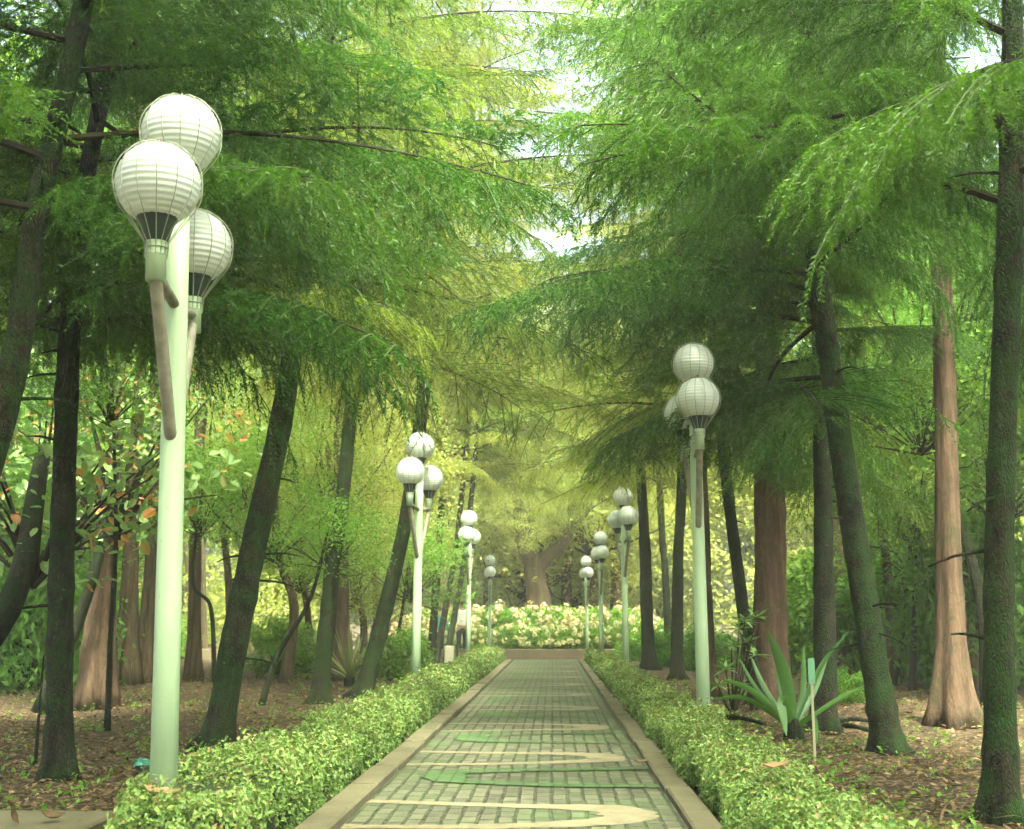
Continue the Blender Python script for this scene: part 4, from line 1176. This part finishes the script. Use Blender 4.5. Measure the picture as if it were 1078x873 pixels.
# ------------------------------------------------------------------ the two walkers
def skin_obj(name, verts, edges, radii, mat, parent, sub=2):
    me = bpy.data.meshes.new(name)
    me.from_pydata(verts, edges, [])
    o = link_mesh(name, me, parent)
    sk = o.modifiers.new('skin', 'SKIN'); sk.use_smooth_shade = True
    for v, r in zip(me.skin_vertices[0].data, radii):
        v.radius = (r, r) if isinstance(r, (int, float)) else r
    me.skin_vertices[0].data[0].use_root = True
    ss = o.modifiers.new('smooth', 'SUBSURF'); ss.levels = sub; ss.render_levels = sub
    me.materials.append(mat)
    return o
def person(label, x, y, rz, sc, shirt, trousers, swing, seed):
    root = empty('person', (x, y, 0), rz); root.scale = (sc,) * 3
    skin = plain('skin_%d' % seed, (0.32, 0.19, 0.12), 0.6, var=0.05)
    hairm = plain('hair_%d' % seed, (0.02, 0.015, 0.012), 0.6, var=0.2)
    s = swing
    # body: pelvis, spine, neck, head, arms with hands and fingers, legs with feet (facing +Y)
    V = [(0, 0, 0.95), (0, 0, 1.12), (0, 0, 1.32), (0, 0, 1.45), (0, 0.01, 1.53), (0, 0.03, 1.60), (0, 0.025, 1.68), (0, 0.01, 1.735)]
    E = [(0, 1), (1, 2), (2, 3), (3, 4), (4, 5), (5, 6), (6, 7)]
    Rr = [(0.15, 0.10), (0.125, 0.09), (0.15, 0.10), (0.11, 0.07), 0.05, (0.065, 0.08), (0.075, 0.095), (0.05, 0.065)]
    def add(p, r, frm):
        V.append(p); Rr.append(r); E.append((frm, len(V) - 1)); return len(V) - 1
    for sg in (-1, 1):
        f = s * sg
        a = add((0.18 * sg, 0, 1.40), 0.055, 3); a = add((0.23 * sg, -0.10 * f, 1.15), 0.042, a)
        a = add((0.24 * sg, -0.16 * f + 0.06, 0.90), 0.030, a); h = add((0.24 * sg, -0.17 * f + 0.08, 0.83), (0.022, 0.036), a)
        for k in range(4):
            q = add((0.235 * sg, -0.17 * f + 0.055 + 0.018 * k, 0.775), 0.009, h)
            add((0.228 * sg, -0.17 * f + 0.06 + 0.018 * k, 0.735 - 0.006 * (k in (1, 2))), 0.008, q)
        q = add((0.222 * sg, -0.17 * f + 0.125, 0.80), 0.010, h); add((0.215 * sg, -0.17 * f + 0.135, 0.77), 0.008, q)
        l = add((0.10 * sg, 0, 0.88), 0.095, 0); l = add((0.105 * sg, 0.14 * f, 0.50), 0.060, l)
        l = add((0.10 * sg, 0.10 * f - 0.04, 0.11), 0.042, l); l = add((0.10 * sg, 0.10 * f + 0.0, 0.05), 0.042, l)
        add((0.115 * sg, 0.10 * f + 0.15, 0.035), 0.036, l)
    skin_obj('body', V, E, Rr, skin, root)
    V, E, Rr = [(0, 0, 0.93), (0, 0, 1.12), (0, 0, 1.32), (0, 0, 1.455)], [(0, 1), (1, 2), (2, 3)], [(0.178, 0.128), (0.158, 0.118), (0.178, 0.122), (0.125, 0.085)]
    for sg in (-1, 1):
        f = s * sg
        a = add((0.19 * sg, 0, 1.40), 0.075, 3); a = add((0.235 * sg, -0.10 * f, 1.15), 0.062, a); add((0.242 * sg, -0.155 * f + 0.05, 0.93), 0.048, a)
    skin_obj('shirt', V, E, Rr, shirt, root)
    V, E, Rr = [(0, 0, 0.98), (0, 0, 0.90)], [(0, 1)], [(0.165, 0.118), (0.172, 0.125)]
    for sg in (-1, 1):
        f = s * sg
        l = add((0.10 * sg, 0, 0.84), 0.108, 1); l = add((0.105 * sg, 0.14 * f, 0.50), 0.078, l); add((0.10 * sg, 0.10 * f - 0.035, 0.10), 0.062, l)
    skin_obj('trousers', V, E, Rr, trousers, root)
    skin_obj('hair', [(0, 0.005, 1.62), (0, -0.005, 1.70), (0, 0.0, 1.755)], [(0, 1), (1, 2)], [(0.066, 0.07), (0.085, 0.10), (0.058, 0.075)], hairm, root)
    for sg in (-1, 1):                                       # face: eyes and nose
        b = MB(); b.lathe([(0.0005, 0.012), (0.010, 0.006), (0.012, 0), (0.010, -0.006), (0.0005, -0.012)], 8, (0.03 * sg, 0.108, 1.655)); b.obj('eye', hairm, root)
    b = MB(); b.tube([(0, 0.115, 1.66), (0, 0.137, 1.625), (0, 0.118, 1.615)], [0.008, 0.014, 0.008], 6); b.obj('nose', skin, root)
    tag(root, label, 'person')
WHITE = plain('white_cloth', (0.74, 0.74, 0.70), 0.9, 0.1, var=0.05)
TEAL = plain('teal_cloth', (0.06, 0.24, 0.22), 0.9, 0.1)
NAVY = plain('dark_cloth', (0.015, 0.03, 0.035), 0.9, 0.1)
q = at_y(486.5, 660, 38.0); person('person in a white long-sleeved shirt and dark trousers walking away', q.x, q.y, R(6), 1.0, WHITE, NAVY, 0.9, 1)
q = at_y(463.5, 660, 39.0); person('person in a teal top half hidden behind a slim leaning trunk', q.x, q.y, R(-20), 0.9, TEAL, NAVY, -0.7, 2)

# ------------------------------------------------------------------ air
b = MB(); b.box((-90, -12, -1.2), (90, 80, 32))
hz = bpy.data.materials.new('haze'); hz.use_nodes = True
ht = hz.node_tree
ht.nodes.remove(ht.nodes['Principled BSDF'])
pv = ht.nodes.new('ShaderNodeVolumePrincipled')
pv.inputs['Color'].default_value = (0.95, 0.93, 0.80, 1)
pv.inputs['Density'].default_value = HAZE
pv.inputs['Anisotropy'].default_value = 0.4
ht.links.new(pv.outputs[0], ht.nodes['Material Output'].inputs['Volume'])
tag(b.obj('haze', hz, smooth=False), 'pale haze hanging in the air between the trees', 'haze', kind='stuff')

# ------------------------------------------------------------------ litter and small things
def litter():
    rg = np.random.default_rng(12)
    n = 60000
    y = 4.5 + 22 * rg.uniform(0, 1, n) ** 1.7
    sgn = np.where(rg.random(n) < 0.5, -1, 1)
    x = np.where(sgn < 0, -2.05, 1.6) + sgn * rg.uniform(0, 1, n) * (2.5 + y * 0.45)
    ok = ~((x < -2.35) & (y < sy + 0.05)) | (rg.random(n) < 0.02)
    x, y = x[ok], y[ok]; n = len(x)
    z = 0.05 * np.sin(x * 0.9 + 1.3) * np.sin(y * 0.7) + 0.03 * np.sin(x * 2.3 + y * 1.7)
    z = z * np.clip((np.abs(x + 0.2) - 2.0) / 2.0, 0, 1)
    z = np.where((x < -2.42) & (y < sy), 0.062, z)
    C = np.stack([x, y, z + 0.012 + rg.uniform(0, 0.012, n)], 1)
    Nn = unit(rg.normal(0, 0.30, (n, 3)) + [0, 0, 1])
    b = MB()
    b.cards(leaf_cards(C, Nn, rg.uniform(0.02, 0.075, n), 0.5, rg), 0, rg.uniform(0, 1, n) ** 1.3)
    m_ = rg.choice(n, 2600, replace=False)
    b.cards(leaf_cards(C[m_] + np.array([0, 0, 0.01]), unit(rg.normal(0, 0.2, (2600, 3)) + [0, 0, 1]), rg.uniform(0.10, 0.38, 2600), 0.045, rg), 0, rg.uniform(0, 0.35, 2600))
    tag(b.obj('leaf_litter', M['dry'], smooth=False), 'dry brown leaves scattered over the soil', 'leaf litter', kind='stuff')
    # sparse ground plants
    n = 1500
    y = 6 + 18 * rg.uniform(0, 1, n) ** 1.4
    sgn = np.where(rg.random(n) < 0.5, -1, 1)
    x = np.where(sgn < 0, -2.2, 1.7) + sgn * rg.uniform(0, 1, n) ** 1.6 * (1.5 + y * 0.4)
    ok = ~((x < -2.3) & (y < sy + 0.1)); x, y = x[ok], y[ok]; n = len(x)
    kk = 6
    C = np.stack([np.repeat(x, kk) + rg.normal(0, 0.04, n * kk), np.repeat(y, kk) + rg.normal(0, 0.04, n * kk), rg.uniform(0.01, 0.07, n * kk)], 1)
    b = MB()
    b.cards(leaf_cards(C, unit(rg.normal(0, .5, (n * kk, 3)) + [0, 0, .8]), rg.uniform(0.03, 0.06, n * kk), 0.5, rg), 0, rg.uniform(0, .6, n * kk))
    tag(b.obj('ground_cover', M['leaf_mid'], smooth=False), 'sparse small green seedlings on the soil', 'ground cover', kind='stuff')
litter()

def dry_leaf(label, c, size, rot, curl=0.5, mat='dry', a=0.7):
    b = MB()
    xs = np.linspace(0, 1, 8); ws = 0.30 * np.sin(np.pi * (xs * 0.92 + 0.06)) ** 0.8
    mid = np.stack([xs - 0.5, 0 * xs, curl * (xs - 0.5) ** 2 * 1.4], 1)
    Lf = mid + np.stack([0 * xs, ws, curl * ws * 0.9 + 0.03 * np.sin(xs * 14)], 1); Rt = mid + np.stack([0 * xs, -ws, curl * ws * 0.9 + 0.03 * np.cos(xs * 12)], 1)
    i = np.arange(7)
    b.quads(np.concatenate([Lf, mid, Rt]) * size, np.concatenate([np.stack([i, i + 1, 9 + i, 8 + i], 1), np.stack([8 + i, 9 + i, 17 + i, 16 + i], 1)]), 0, a)
    o = b.obj('dry_leaf', M[mat], None, loc=tuple(c), rot=rot)
    tag(o, label, 'leaf')
dry_leaf('large curled brown leaf lying on the concrete slab', ground(55, 862, 0.08), 0.12, (0.3, 0.1, 0.4), 0.8, a=0.25)
dry_leaf('small upright brown leaf at the left end of the concrete slab', ground(12, 860, 0.10), 0.09, (0.4, 1.2, 0.3), 0.8, a=0.2)
dry_leaf('tan dry leaf caught on top of the left hedge by the lamp pole', ground(170, 836, 0.37), 0.16, (0.1, 0.1, 0.1), 0.4, a=0.95)
dry_leaf('orange dry leaf caught on top of the right hedge', ground(817, 808, 0.35), 0.16, (0.1, -0.1, 0.3), 0.4, a=0.8)
dry_leaf('reddish dry leaf lying on the right kerb', ground(674, 802, 0.078), 0.12, (0.1, 0, 0.6), 0.3, a=0.5)

# fallen sticks by the strap-leaved plant
def stick(label, p0, p1, r):
    a, b_ = ground(*p0), ground(*p1)
    o = (a + b_) / 2
    b = MB(); pts = curve([a - o + Vector((0, 0, 0.05)), Vector((0, 0.05, 0.07)), b_ - o + Vector((0, 0, 0.05))], 8)
    b.tube(pts, np.linspace(r, r * 0.6, 8), 7)
    tag(b.obj('fallen_stick', M['bark_dark'], None, loc=(o.x, o.y, 0)), label, 'stick')
stick('dark fallen stick lying left of the strap-leaved plant', (764, 760), (806, 768), 0.03)
stick('long dark fallen stick right of the strap-leaved plant', (880, 764), (922, 765), 0.03)
stick('second dark stick lying nearer, right of the strap-leaved plant', (880, 770), (915, 774), 0.035)

# turquoise plastic scrap at the foot of the nearest lamp
c = ground(150, 812)
b = MB(); rg = np.random.default_rng(2)
th = np.linspace(0, math.pi, 9); n = 14
V = []
for t in th:
    for q in range(n):
        r = 0.055 * (1 + 0.35 * rg.normal(0, 1) * math.sin(t))
        V.append((r * math.sin(t) * math.cos(6.283 * q / n) * 1.3, r * math.sin(t) * math.sin(6.283 * q / n), 0.05 + 0.04 * math.cos(t) * (1 + 0.2 * rg.normal())))
i, j = np.meshgrid(np.arange(8), np.arange(n), indexing='ij'); i, j = i.ravel(), j.ravel()
b.quads(V, np.stack([i * n + j, i * n + (j + 1) % n, (i + 1) * n + (j + 1) % n, (i + 1) * n + j], 1))
tag(b.obj('plastic_bag', plain('turquoise_plastic', (0.03, 0.16, 0.11), 0.35), None, smooth=False, loc=(c.x, c.y, 0)), 'crumpled turquoise plastic bag beside the nearest left lamp', 'bag')
